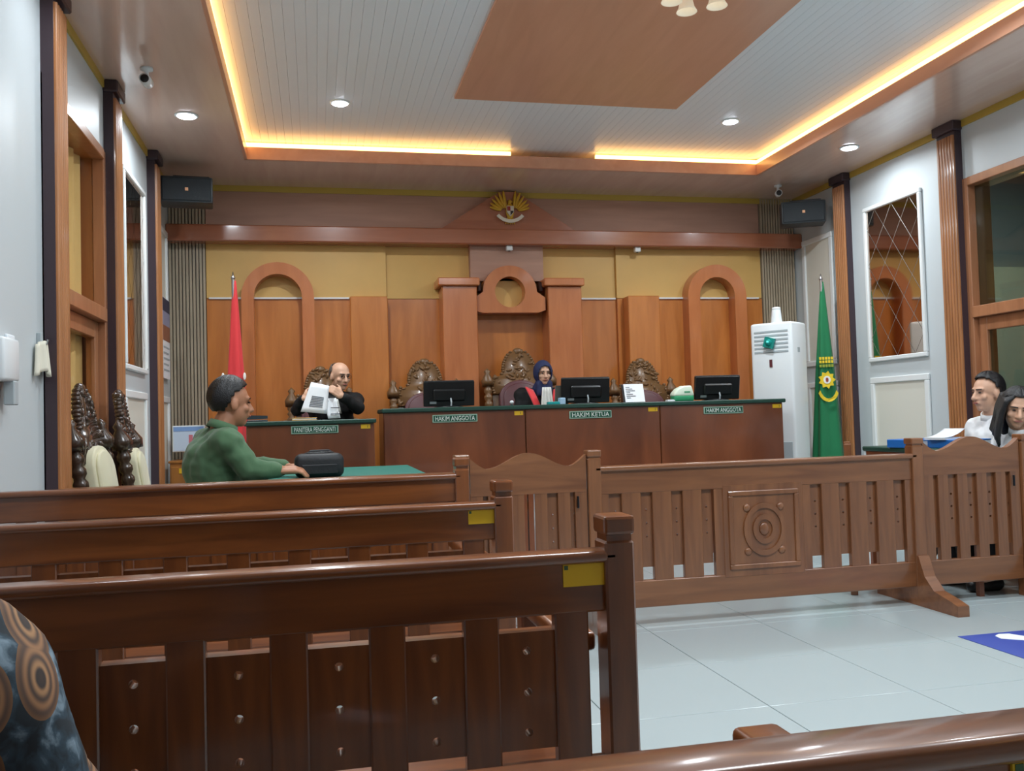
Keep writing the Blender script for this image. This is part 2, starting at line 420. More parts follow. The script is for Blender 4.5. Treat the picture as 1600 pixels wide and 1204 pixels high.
# ---- the two side doors
def door(name, sx, pane_mat):
    X0 = XL if sx < 0 else XR
    def bx(d0, d1, y0, y1, z0, z1, bev=.004):          # depth into the wall
        a, b = sorted((X0+sx*d0, X0+sx*d1)); return MB().box(a, b, y0, y1, z0, z1, bev)
    ya, yb = 4.55, 5.60
    fr = bx(-.01, .18, yb-.05, yb+.02, 0, 2.70).build(name, door_wood); tag(fr, kind='structure')
    bx(-.01, .18, ya-.19, ya+.05, 0, 2.70).build('door_jamb', door_wood, fr)
    bx(-.015, .18, ya+.05, yb-.05, 2.64, 2.70).build('door_head', door_wood, fr)
    bx(-.02, .09, ya+.05, yb-.05, 1.695, 1.775).build('transom_bar', door_wood, fr)
    bx(.03, .08, yb-.13, yb-.05, 0, 1.695).build('door_stile', door_wood, fr)
    bx(.03, .08, ya+.05, ya+.13, 0, 1.695).build('door_stile', door_wood, fr)
    bx(.03, .08, ya+.13, yb-.13, 1.60, 1.695).build('door_rail', door_wood, fr)
    bx(.03, .08, ya+.13, yb-.13, 0, .25).build('door_rail', door_wood, fr)
    bx(.05, .056, ya+.05, yb-.05, 1.775, 2.64, 0).build('pane', pane_mat, fr)
    bx(.05, .056, ya+.13, yb-.13, .25, 1.60, 0).build('pane', pane_mat, fr)
    return fr
d1 = door('door_1', -1, glass_c); d2 = door('door_2', 1, glass_m)
cm = MB(); cm.quadgrid(lambda u, v: (XL-.115+.012*math.sin(u*42), 4.603+u*.944, .02+v*2.618), 90, 2)
cur = cm.build('curtain', curtain_m, None, True); tag(cur, 'cream pleated curtain hanging behind the glass of the left door', 'curtain')
# dim corridor seen through the right door
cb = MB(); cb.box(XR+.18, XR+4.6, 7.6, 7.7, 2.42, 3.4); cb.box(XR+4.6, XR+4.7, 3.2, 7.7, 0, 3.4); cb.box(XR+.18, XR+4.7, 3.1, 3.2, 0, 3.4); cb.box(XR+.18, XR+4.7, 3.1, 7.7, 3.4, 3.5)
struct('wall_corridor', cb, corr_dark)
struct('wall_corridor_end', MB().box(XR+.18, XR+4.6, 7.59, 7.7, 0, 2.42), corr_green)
struct('floor_corridor', MB().box(XR+.18, XR+4.7, 3.1, 7.7, -.1, 0), grout)
cl = thing('corridor_lamp', 'warm ceiling lamp glowing in the corridor behind the dark right door glass', 'lamp', (XR+1.4, 5.9, 3.4))
MB().box(-.12, .12, -.3, .3, -.05, 0, .01).build('housing', white_plastic, cl)
MB().box(-.1, .1, -.28, .28, -.06, -.05).build('diffuser', emis('corridor_glow', (255, 226, 160), 8), cl)
L = bpy.data.lights.new('corridor_bulb', 'AREA'); L.shape = 'RECTANGLE'; L.size = .18; L.size_y = .5; L.energy = 70; L.color = (.95, 1, .97)
o = bpy.data.objects.new('corridor_bulb', L); COL.objects.link(o); o.parent = cl; o.location = (0, 0, -.07)

# ---- back wall, built up from panels
wb = struct('wall_back', MB().box(XL, XR, YB, YB+.15, 0, ZS+.3), orange_wood)
FL = .40
MB().box(-.88, 4.21, 7.955, YB, 2.76, ZS).build('frieze', frieze_wood, wb)
MB().box(XL, XR, 7.80, YB, 2.62, 2.76, .01).build('beam', beam_wood, wb)
MB().box(XL, XR, 7.94, YB, ZS-.05, ZS).build('cornice', yellow_trim, wb)
MB().prism([(1.10, 2.76), (2.36, 2.76), (1.80, 3.11), (1.65, 3.11)], 7.87, YB).build('pediment', beam_wood, wb)
for x0, x1, y in ((-.88, .626, 7.95), (.626, 2.75, 7.985), (2.75, 4.21, 7.95)):
    MB().box(x0, x1, y, YB, 2.162, 2.62).build('mustard_panel', mustard, wb)
    MB().box(x0, x1, y-.005, YB, FL, 2.155).build('wood_panel', orange_wood, wb)
for x0, x1, y in ((-.86, .30, 7.945), (2.36, 2.74, 7.98), (3.11, 4.17, 7.945)):
    MB().box(x0, x1, y-.02, YB, 2.152, 2.166).build('ledge_glint', white_trim, wb)  # white strips put in as the glint of downlight on the panel edges
def arch(cx, ro, ri, zc, name='arch_frame'):
    A = [(cx-ro, FL)]+arc(cx, zc, ro, PI, 0, 20)+[(cx+ro, FL)]
    B = [(cx-ri, FL)]+arc(cx, zc, ri, PI, 0, 20)+[(cx+ri, FL)]
    return smooth_angle(MB().strip(A, B, 7.80, 7.95).build(name, column_wood, wb), 35)
arch(-.293, .297, .197, 2.15); arch(3.685, .292, .175, 2.165)
MB().box(.306, .626, 7.85, 7.95, FL, 2.165, .006).build('flat_pilaster', orange_wood, wb)
MB().box(2.805, 3.107, 7.80, 7.95, FL, 2.165, .006).build('flat_pilaster', orange_wood, wb)
for x0, x1 in ((1.09, 1.395), (2.035, 2.345)):
    cn = MB().box(x0, x1, 7.74, 7.985, FL, 2.24, .006).build('column', column_wood, wb)
    MB().box(x0-.04, x1+.02, 7.70, 7.985, 2.24, 2.31, .008).build('capital', column_wood, cn)
MB().box(1.37, 2.04, 7.90, 7.985, 2.31, 2.62).build('centre_panel', frieze_wood, wb)
# centre arch with a round opening
cx, cz = 1.70, 2.195; n = 40; A = []; B = []
for i in range(n):
    a = 2*PI*i/n; c_, s_ = math.cos(a), math.sin(a); B.append((cx+.137*c_, cz+.137*s_))
    if s_ >= 0: A.append((cx+.245*c_, cz+.235*s_))
    else:
        t = min(.32/max(abs(c_), 1e-4), .185/max(-s_, 1e-4)); A.append((cx+c_*t, cz+s_*t))
smooth_angle(MB().strip(A, B, 7.78, 7.93, closed=True).build('round_arch', column_wood, wb), 35)
MB().lathe([(.14, 7.90), (.14, 7.985)], (cx, 0, cz), 40, 'y').build('round_field', mustard, wb)
for xx in (1.43, 1.99): MB().box(xx-.02, xx+.02, 7.80, 7.9, 2.2, 2.29, .01).build('notch_block', mat('dark_recess_wood', (58, 26, 16), .5), wb)
# ribbed corner panels
for x0, x1 in ((XL, -.885), (4.215, XR)):
    rb = MB().box(x0, x1, 7.965, YB, FL, ZS).build('ribbed_backing', mat('rib_backing', (104, 94, 82), .5), wb)
    mb = MB(); k = x0+.006
    while k < x1-.018:
        mb.box(k, k+.018, 7.935, 7.965, FL, ZS); k += .027
    mb.build('ribs', slat_dark, rb)
# small white sensors under the beam
for sxp, lab in ((1.72, 'small white sensor box under the beam below the eagle emblem'), (2.93, 'small pale sensor under the beam right of the centre columns')):
    s_ = thing('sensor_box', lab, 'sensor', (sxp, 7.86, 2.575)); MB().box(-.028, .028, -.025, .025, 0, .045, .006).build('housing', white_plastic, s_); MB().lathe([(.012, -.003), (.008, .001)], (0, 0, -.001), 12).build('lens', dark_grey, s_)

# ---- ceiling: soffit ring, raised white ceiling of narrow boards, timber panel, LED cove
CX0, CX1, CY1 = -.49, 3.79, 7.15
sf = MB(); sf.box(XL, CX0, YF, YB, ZS, ZS+.02); sf.box(CX1, XR, YF, YB, ZS, ZS+.02); sf.box(CX0, CX1, CY1, YB, ZS, ZS+.02); sf.box(CX0, CX1, YF, -1.6, ZS, ZS+.02)
soff = struct('ceiling_soffit', sf, soffit_wood)
fa = .095
for args in ((CX0-.01, CX0+.012, -1.6, CY1, ZS-.001, ZS+fa), (CX1-.012, CX1+.01, -1.6, CY1, ZS-.001, ZS+fa), (CX0-.01, CX1+.01, CY1-.012, CY1+.01, ZS-.001, ZS+fa)):
    MB().box(*args).build('fascia', ceil_wood, soff)
ceil = struct('ceiling', MB().box(XL, XR, YF, YB, ZC+.004, ZC+.1), ceil_white)
PW = .06
pm = MB().box(.0006, PW-.0006, -1.9, 7.6, 0, .012, .0005).mesh('ceiling_board', ceil_white)
x = CX0-.3
while x < CX1+.3:
    mesh_obj('ceiling_board', pm, ceil, (x, 0, ZC-.008)); x += PW
cpan = tag(MB().box(.962, 2.57, 1.2, 6.0, ZC-.03, ZC-.008, .003).build('ceiling_panel', ceil_wood, ceil))
# LED tubes lying on the fascia
led = thing('led_strip_light', 'warm glowing LED strip along the edge of the ceiling recess', 'strip light', (0, 0, ZS+fa))
def ledrun(p0, p1):
    r = .02; MB().tube([p0, p1], r, 10).build('led_tube', led_m, led)
zl = .02
ledrun((CX0-.01, -1.5, zl), (CX0-.01, CY1, zl)); ledrun((CX1+.01, -1.5, zl), (CX1+.01, CY1, zl))
ledrun((CX0, CY1+.01, zl), (1.60, CY1+.01, zl)); ledrun((2.33, CY1+.01, zl), (CX1, CY1+.01, zl))

# ---- downlights
def downlight(x, y, z, label, r=.06, pw=.7):
    t = thing('downlight', label, 'downlight', (x, y, z), 0, 'recessed ceiling downlights')
    MB().lathe([(r*1.25, 0), (r*1.25, -.006), (r, -.01), (r, -.002)], (0, 0, 0), 24).build('trim_ring', white_plastic, t, True)
    MB().lathe([(r*.98, -.0085), (r*.9, -.013)], (0, 0, 0), 24).build('lens', lamp_m, t)
    L = bpy.data.lights.new('downlight_lamp', 'AREA'); L.shape = 'DISK'; L.size = r*1.9; L.energy = DOWN_W*pw; L.color = (.86, .945, 1); L.spread = math.radians(165)
    o = bpy.data.objects.new('downlight_lamp', L); COL.objects.link(o); o.parent = t; o.location = (0, 0, -.02)
downlight(-.79, 6.17, ZS, 'round lit downlight in the brown soffit above the left mirror')
downlight(4.13, 6.29, ZS, 'round lit downlight in the brown soffit above the right mirror')
downlight(.204, 6.23, ZC-.008, 'round lit downlight in the white ceiling left of the timber panel', .055, 1.7)
downlight(3.11, 6.25, ZC-.008, 'round lit downlight in the white ceiling right of the timber panel', .055, 1.7)
for k, yy in enumerate((4.1, 2.0)):  # further rows out of view, added to light the near benches
    w_ = ('front row benches', 'middle benches', 'rearmost bench')[k]
    downlight(-.79, yy, ZS, 'added unseen soffit downlight on the left side over the '+w_, .06, .25); downlight(4.13, yy, ZS, 'added unseen soffit downlight on the right side level with the '+w_)
    downlight(.21, yy, ZC-.008, 'lit downlight in the white ceiling over the '+w_, .055, 1.2); downlight(3.24, yy, ZC-.008, 'added unseen downlight in the white ceiling over the aisle beside the '+w_, .055, 1.2)

# ---- fill panel added out of view to brighten benches and floor
lp = thing('fill_light_panel', 'added fill light panel out of view over the benches', 'light panel', (1.7, 2.0, ZC-.03))
MB().box(-.62, .62, -.32, .32, -.02, 0, .004).build('frame', white_plastic, lp); MB().box(-.59, .59, -.29, .29, -.024, -.019).build('diffuser', emis('fill_panel_glow', (236, 244, 255), 3), lp)
L = bpy.data.lights.new('fill_panel_lamp', 'AREA'); L.shape = 'RECTANGLE'; L.size = 1.15; L.size_y = .56; L.energy = FILL_PANEL_W; L.color = (.88, .95, 1)
o = bpy.data.objects.new('fill_panel_lamp', L); COL.objects.link(o); o.parent = lp; o.location = (0, 0, -.03)

# ---- chandelier under the timber panel
ch = thing('chandelier', 'low chandelier with white glass bell shades under the timber ceiling panel', 'chandelier', (1.90, 4.12, ZC-.03))
MB().lathe([(.09, 0), (.09, -.015), (.03, -.03), (.02, -.06), (.035, -.075), (.01, -.09)], (0, 0, 0), 20).build('mount', silver, ch, True)
for k in range(5):
    a = 2*PI*k/5+.35; c_, s_ = math.cos(a), math.sin(a)
    MB().tube([(0, 0, -.055), (.06*c_, .06*s_, -.075), (.11*c_, .11*s_, -.06), (.13*c_, .13*s_, -.03)], .006, 8).build('arm', silver, ch, True)
    MB().lathe([(.012, 0), (.022, -.012), (.034, -.05), (.042, -.085), (.054, -.105), (.05, -.103), (.036, -.08), (.02, -.03), (.008, -.004)], (.13*c_, .13*s_, -.022), 18).build('glass_shade', shade_m, ch, True)


# ================================================================== BENCHES
def holed_board(w_, h, th, holes, rad=.0075):
    """board w x h in XZ, centred at x=0 from z=0, with round holes at the heights listed"""
    mb = MB(); cuts = [0]; hs = sorted(holes)
    for i in range(len(hs)-1): cuts.append((hs[i]+hs[i+1])/2)
    cuts.append(h)
    for i, hz in enumerate(hs):
        z0, z1 = cuts[i], cuts[i+1]; A = []; B = []
        for k in range(16):
            a = 2*PI*(k+.5)/16; c_, s_ = math.cos(a), math.sin(a)
            t = min(w_/2/max(abs(c_), 1e-5), (z1-hz if s_ > 0 else hz-z0)/max(abs(s_), 1e-5))
            A.append((c_*t, hz+s_*t)); B.append((c_*rad, hz+s_*rad))
        # pull the nearest samples into the corners
        for cx_, cz_ in ((-w_/2, z0), (w_/2, z0), (-w_/2, z1), (w_/2, z1)):
            j = min(range(16), key=lambda q: (A[q][0]-cx_)**2+(A[q][1]-cz_)**2); A[j] = (cx_, cz_)
        mb.strip(A, B, -th/2, th/2, closed=True)
    return mb
FILL = holed_board(.104, .205, .034, (.03, .1, .172)).mesh('filler_board', bench_wood_v)
SLAT = MB().box(-.031, .031, -.014, .014, 0, .33, .003).mesh('slat', bench_wood_v)
def bench(label, xr, y, h, xl=-1.08, lab=True):
    """pew facing the judges; xr = centre of the right end post"""
    t = thing('court_bench', label, 'bench', ((xl+xr)/2, y, 0)); cx_ = (xl+xr)/2; H = h-.84
    L0, L1 = xl-cx_, xr-cx_
    MB().box(L0, L1, -.016, .018, .73+H, .83+H, .004).build('top_board', bench_wood, t)
    smooth_angle(MB().box(L0, L1, -.03, .03, .818+H, .84+H, .009, 3).build('top_rail', bench_wood, t))
    MB().box(L0, L1, -.018, .02, .40, .47, .004).build('lower_rail', bench_wood, t)
    for s_, xx in ((-1, L0), (1, L1)):
        p = MB().box(xx-.0275, xx+.0275, -.03, .035, 0, .855+H, .004).build('end_post', bench_wood_v, t)
        mb = MB().box(xx-.023, xx+.023, -.026, .03, .853+H, .868+H); mb.box(xx-.029, xx+.029, -.033, .037, .866+H, .9+H, .006, 2)
        mb.build('post_cap', bench_wood_v, p)
        smooth_angle(MB().box(xx-s_*.0625-.0325, xx-s_*.0625+.0325, .03, .475, .648, .684, .01, 3).build('armrest', bench_wood, t))
        MB().box(xx-s_*.06-.026, xx-s_*.06+.026, .41, .465, 0, .65, .005).build('front_leg', bench_wood_v, t)
        MB().box(xx-s_*.045-.012, xx-s_*.045+.012, .0, .40, .34, .40).build('side_rail', bench_wood, t)
    MB().box(L0+.03, L1-.03, .02, .47, .395, .425, .006).build('seat', bench_wood, t)
    # slats and holed boards between them
    xs = L1-.0885
    while xs > L0+.06:
        mesh_obj('slat', SLAT, t, (xs, 0, .42 if H < .01 else .42+H))
        if xs-.131 > L0: mesh_obj('filler_board', FILL, t, (xs-.0815, .012, .497+H))
        xs -= .163
    if lab:
        s_ = MB().box(L1-.103, L1-.027, -.0185, -.0158, .778+H, .817+H).build('asset_sticker', sticker, t); s_['label'] = 'yellow asset sticker'
        MB().box(L1-.101, L1-.094, -.0192, -.0184, .808+H, .8155+H).build('sticker_mark', sticker_d, s_)
    return t
bench('dark glossy bench with a large yellow sticker, directly in front of the batik shirt', .525, 1.577, .84)
bench('dark wooden bench with a yellow sticker, second behind the balustrade', .525, 2.6, .84)
bench('dark wooden bench without a sticker, the one next to the balustrade', .548, 3.5, .872, -1.145, False)
bench('dark wooden bench on which the man in the batik shirt sits', .597, .6, .84)

# ================================================================== BALUSTRADE
def bal_post(parent, xx, z1=.865, foot=True, front_only=False):
    p = MB().box(xx-.034, xx+.034, -.034, .034, .03, z1, .004).build('post', bal_wood_v, parent)
    mb = MB().box(xx-.028, xx+.028, -.028, .028, z1-.002, z1+.01); mb.box(xx-.037, xx+.037, -.037, .037, z1+.008, z1+.042, .006, 2)
    mb.build('post_cap', bal_wood_v, p)
    if foot:
        prof = [(-.34, 0), (.34, 0), (.34, .055), (.27, .075), (.16, .10), (.09, .165), (.045, .27), (-.045, .27), (-.09, .165), (-.16, .10), (-.27, .075), (-.34, .055)]
        if front_only: prof = [q for q in prof if q[0] < .05]+[(.04, .27), (.04, 0)]; prof = [(-.34, 0), (.04, 0), (.04, .27), (-.045, .27), (-.09, .165), (-.16, .10), (-.27, .075), (-.34, .055)]
        MB().prism(prof, xx-.033, xx+.033, 'x').build('foot', bal_wood, p)
BFILL = holed_board(.062, .40, .02, (.155, .222, .29), .0065).mesh('filler_board', bal_wood_v)
BSLAT = MB().box(-.052, .052, -.016, .016, 0, .5, .003).mesh('slat', bal_wood_v)
def bal_section(label, xa, xb, carved=True, posts=(True, True), fo=False):
    cx_ = (xa+xb)/2; t = thing('balustrade', label, 'balustrade', (cx_, 4.4, 0)); L0, L1 = xa-cx_, xb-cx_
    MB().box(L0, L1, -.018, .018, .68, .805, .004).build('top_board', bal_wood, t)
    smooth_angle(MB().box(L0, L1, -.034, .034, .795, .823, .009, 3).build('top_rail', bal_wood, t))
    MB().box(L0, L1, -.018, .018, .10, .235, .004).build('bottom_rail', bal_wood, t)
    if posts[0]: bal_post(t, L0, front_only=fo)
    if posts[1]: bal_post(t, L1, front_only=fo)
    mid = .23
    def slots(a, b):
        n_ = max(1, round((b-a)/.166)); p_ = (b-a)/n_
        for k in range(n_+1):
            if 0 < k < n_: mesh_obj('slat', BSLAT, t, (a+k*p_, 0, .21))
            if k < n_: mesh_obj('filler_board', BFILL, t, (a+(k+.5)*p_, .014, .30))
        for e, sg in ((a, 1), (b, -1)): MB().box(min(e, e+sg*.045), max(e, e+sg*.045), -.015, .015, .2, .7).build('slat', bal_wood_v, t)
    if carved:
        slots(L0+.03, -mid); slots(mid, L1-.03)
        cp = MB().box(-mid, mid, -.02, .02, .22, .70, .004).build('carved_panel', bal_wood_v, t)
        fr = MB(); fr.box(-.2, .2, -.03, -.018, .64, .665, .003); fr.box(-.2, .2, -.03, -.018, .26, .285, .003); fr.box(-.2, -.175, -.03, -.018, .285, .64, .003); fr.box(.175, .2, -.03, -.018, .285, .64, .003)
        fr.build('panel_border', bal_wood_v, cp)
        for r0, r1 in ((.125, .10), (.07, .045)):
            A = [(r0*.95*math.cos(2*PI*i/28), .4625+r0*1.1*math.sin(2*PI*i/28)) for i in range(28)]; B = [(r1*.95*math.cos(2*PI*i/28), .4625+r1*1.1*math.sin(2*PI*i/28)) for i in range(28)]
            MB().strip(A, B, -.03, -.018, closed=True).build('carved_ring', bal_wood_v, cp)
        for k in range(4):
            a = PI/4+PI/2*k
            MB().ell((.15*math.cos(a)*.9, -.02, .4625+.2*math.sin(a)*.8), (.022, .012, .022), None, 10, 6).build('carved_boss', bal_wood_v, cp, True)
        MB().ell((0, -.02, .4625), (.03, .014, .036), None, 12, 8).build('carved_boss', bal_wood_v, cp, True)
    else: slots(L0+.03, L1-.03)
    return t
def gate(label, xa, xb, skip=()):
    cx_ = (xa+xb)/2; t = thing('balustrade_gate', label, 'gate', (cx_, 4.4, 0)); hw = (xb-xa)/2-.04
    def top(u):                                   # u in -1..1
        a = abs(u)
        if a < .72: return .832+.072*(.5+.5*math.cos(PI*a/.72))
        return .832+.055*((a-.72)/.28)**1.4
    N = 36; A = [(-hw+2*hw*i/N, top(-1+2*i/N)) for i in range(N+1)]; B = [(p[0], .70) for p in A]
    smooth_angle(MB().strip(A, B, -.018, .018).build('arched_top', bal_wood, t), 40)
    MB().box(-hw, hw, -.018, .018, .10, .235, .004).build('bottom_rail', bal_wood, t)
    n_ = 5; p_ = 2*hw/n_
    for k in range(n_+1):
        mesh_obj('slat', BSLAT, t, (max(-hw+.03, min(hw-.03, -hw+k*p_)), 0, .215)).scale = (.62, 1, 1)
        if k < n_ and k not in skip: mesh_obj('filler_board', BFILL, t, (-hw+(k+.5)*p_, .014, .30))
    MB().tube([(hw-.05, -.03, .62), (hw-.05, -.03, .68)], .006, 8).build('bolt', steel, t)
    return t
bal_section('long balustrade section with carved middle panel and tiles showing beneath it', 1.362, 3.205)
bal_section('balustrade section hidden behind the front bench, running to the left wall', XL+.068, .69, True, (False, True))
gate('arched slatted gate between the front bench and the long balustrade section', .69, 1.362, (2,))
gate('arched slatted gate in front of the two people in white', 3.205, 3.90)
bal_section('short balustrade end piece between the arched gate and the right wall', 3.90, XR-.104, False, (True, True), True)

# ================================================================== DESKS AND TABLES
def nameplate(parent, cx_, z, y, w_, body):
    p = MB().box(cx_-w_/2, cx_+w_/2, y-.012, y, z-.028, z+.028, .003).build('nameplate', plate_rim, parent); p['label'] = 'green nameplate reading '+body
    MB().box(cx_-w_/2+.008, cx_+w_/2-.008, y-.0145, y-.011, z-.021, z+.021).build('plate_field', plate_green, p)
    o = mesh_obj('lettering', text_mesh(body, w_-.04, .033, letter_white, .002, 0), p, (cx_, y-.0142, z)); o['label'] = body
def yellow_label(parent, x0, x1, y, z0, z1):
    s_ = MB().box(x0, x1, y-.003, y, z0, z1).build('asset_sticker', sticker, parent)
    MB().box(x1-.02, x1-.016, y-.0036, y-.0028, z0+.006, z1-.006).build('sticker_mark', sticker_d, s_)
def desk(name, label, x0, x1, y0, y1, z0, z1, segs, plates, stickers, slope=0):
    t = thing(name, label, 'desk', ((x0+x1)/2, y0, z0)); ox = (x0+x1)/2
    h = z1-z0
    for a, b in segs: MB().box(a-ox+.004, b-ox-.004, .02, .05, 0, h-.03, .003).build('front_panel', desk_wood, t)
    for xx in (x0, x1-.03): MB().box(xx-ox, xx-ox+.03, .045, y1-y0, .40, h-.03, .003).build('side_panel', desk_wood, t)
    MB().box(x0-ox-.012-slope, x1-ox+.012, -.01, y1-y0, h-.03, h, .006).build('green_top', green_top, t)
    if slope: MB().prism([(x0-ox-.012-slope, h-.03), (x0-ox, h-.03), (x0-ox, h-.075), (x0-ox-.012-slope, h-.06)], -.008, y1-y0-.02).build('green_skirt', green_top, t)
    for c_, z_, w_, body in plates: nameplate(t, c_-ox, z_-z0, .02, w_, body)
    for a, b, c_, d_ in stickers: yellow_label(t, a-ox, b-ox, .02, c_-z0, d_-z0)
    return t
DZ = 1.172
desk('judges_desk', 'long three-part brown judges desk with green top and three green nameplates', .47, 3.60, 6.5, 7.0, 0, DZ,
     ((.47, 1.513), (1.513, 2.57), (2.57, 3.60)),
     ((.986, 1.09, .33, 'HAKIM ANGGOTA'), (2.013, 1.09, .33, 'HAKIM KETUA'), (3.09, 1.095, .33, 'HAKIM ANGGOTA')),
     ((1.43, 1.495, 1.100, 1.13), (2.475, 2.55, 1.100, 1.13), (3.51, 3.585, 1.100, 1.13)))
desk('clerk_desk', 'brown clerk desk with green top and nameplate beside the judges desk', -.47, .40, 6.4, 6.85, 0, 1.105,
     ((-.47, .40),), ((-.01, 1.04, .32, 'PANITERA PENGGANTI'),), ((.305, .37, 1.036, 1.066),))
# witness table with teal cloth
t = thing('witness_table', 'low table under a teal green cloth beside the man in green', 'table', (.16, 5.2, 0))
MB().box(-.41, .41, -.62, .62, .775, .80, .006).build('cloth_top', teal_top, t)
for x0, x1, y0, y1 in ((-.415, -.405, -.625, .625), (.405, .415, -.625, .625), (-.41, .41, -.63, -.62), (-.41, .41, .62, .63)):
    MB().box(x0, x1, y0, y1, .65, .795, .002).build('cloth_skirt', teal_top, t)
for sx in (-.37, .37):
    for sy in (-.57, .57): MB().box(sx-.025, sx+.025, sy-.025, sy+.025, 0, .775).build('leg', desk_wood, t)
# side table on the right
t = thing('counsel_table', 'brown table with dark green top carrying blue folders beside the two people in white', 'table', (3.80, 4.98, 0))
MB().box(-.19, .19, -.53, .52, .79, .82, .006).build('green_top', green_top, t)
MB().box(-.175, -.15, -.51, .50, .4, .79, .003).build('front_panel', desk_wood, t)
for sy in (-.515, .48):
    MB().box(-.15, .17, sy, sy+.02, .4, .79).build('side_panel', desk_wood, t)
    for sx in (-.17, .14): MB().box(sx, sx+.03, sy-.005, sy+.025, 0, .79).build('leg', desk_wood, t)
p = MB().box(-.182, -.174, -.23, .09, .735, .785).build('nameplate', plate_green, t); p['label'] = 'green nameplate partly hidden by the balustrade'
o = mesh_obj('lettering', text_mesh('ADVOKAT', .26, .03, letter_white), p, (-.1825, -.07, .762), (0, 0, -PI/2))
MB().tube([(-.16, .515, 0), (-.16, .515, .8)], .016, 10).build('white_leg', white_plastic, t)
# blue folders on it
for i, (px_, py_, w_, lab) in enumerate(((3.78, 5.10, .17, 'thick blue folder lying on the green table end nearest the flag'), (3.86, 4.86, .13, 'blue folder lying on the green table closest to the people in white'))):
    t = thing('blue_folder', lab, 'folder', (px_, py_, .82), .1)
    MB().box(-w_, w_, -.12, .12, 0, .006, .002).build('cover', blue_plastic, t); MB().box(-w_+.006, w_-.004, -.115, .115, .006, .045).build('pages', paper, t)
    MB().box(-w_, w_, -.12, .12, .045, .052, .002).build('cover', blue_plastic, t); MB().box(-w_-.004, -w_+.004, -.12, .12, 0, .052, .003).build('spine', blue_plastic, t)
t = thing('paper_stack', 'white paper leaning on the blue folder beside the people in white', 'paper', (3.79, 4.90, .872), .3)
for k in range(3): MB().box(-.1, .1, -.07, .07, .004*k, .004*k+.003).build('sheet', paper, t)
mb = MB(); mb.quadgrid(lambda u, v: (-.1+.2*u, -.07+.14*v, .014+.05*u*u), 6, 2); bake(mb.build('sheet', paper, t, True), ('SOLIDIFY', {'thickness': .002}))

# ================================================================== CHAIRS
def carved_crest(mb, w_, z0, z1, rnd):
    """openwork crest in the XZ plane: layered scroll bumps inside a stepped silhouette"""
    def half(z):
        u = (z-z0)/(z1-z0)
        if u < .42: return w_*(.92-.5*abs(u-.18))
        if u < .55: return w_*(.62-.3*(u-.42)/.13*.4)
        return w_*.5*math.sqrt(max(0, 1-((u-.5)/.52)**2))+.01
    N = 18; A = [(-half(z0+(z1-z0)*i/N)*.86, z0+(z1-z0)*i/N) for i in range(N+1)]; B = [(-p[0], p[1]) for p in A]
    mb.strip(A, B, -.014, .014)
    for k in range(90):
        u = rnd.random(); z = z0+(z1-z0)*u; h = half(z); xx = rnd.uniform(-1, 1)*h*.93; r = rnd.uniform(.010, .022)
        s_ = rnd.choice((-1, 1)); R = Matrix.Rotation(rnd.uniform(0, PI), 3, 'Y')
        mb.ell((xx, s_*.012, z), (r*1.5, r*.9, r*.7), R, 8, 5)
    for i in range(N):
        z = z0+(z1-z0)*(i+.5)/N; h = half(z)
        for s_ in (-1, 1): mb.ell((s_*h*.9, 0, z), (.017, .024, .015), None, 8, 5)
    mb.ell((0, 0, z1), (.045, .026, .03), None, 12, 6)
    return mb
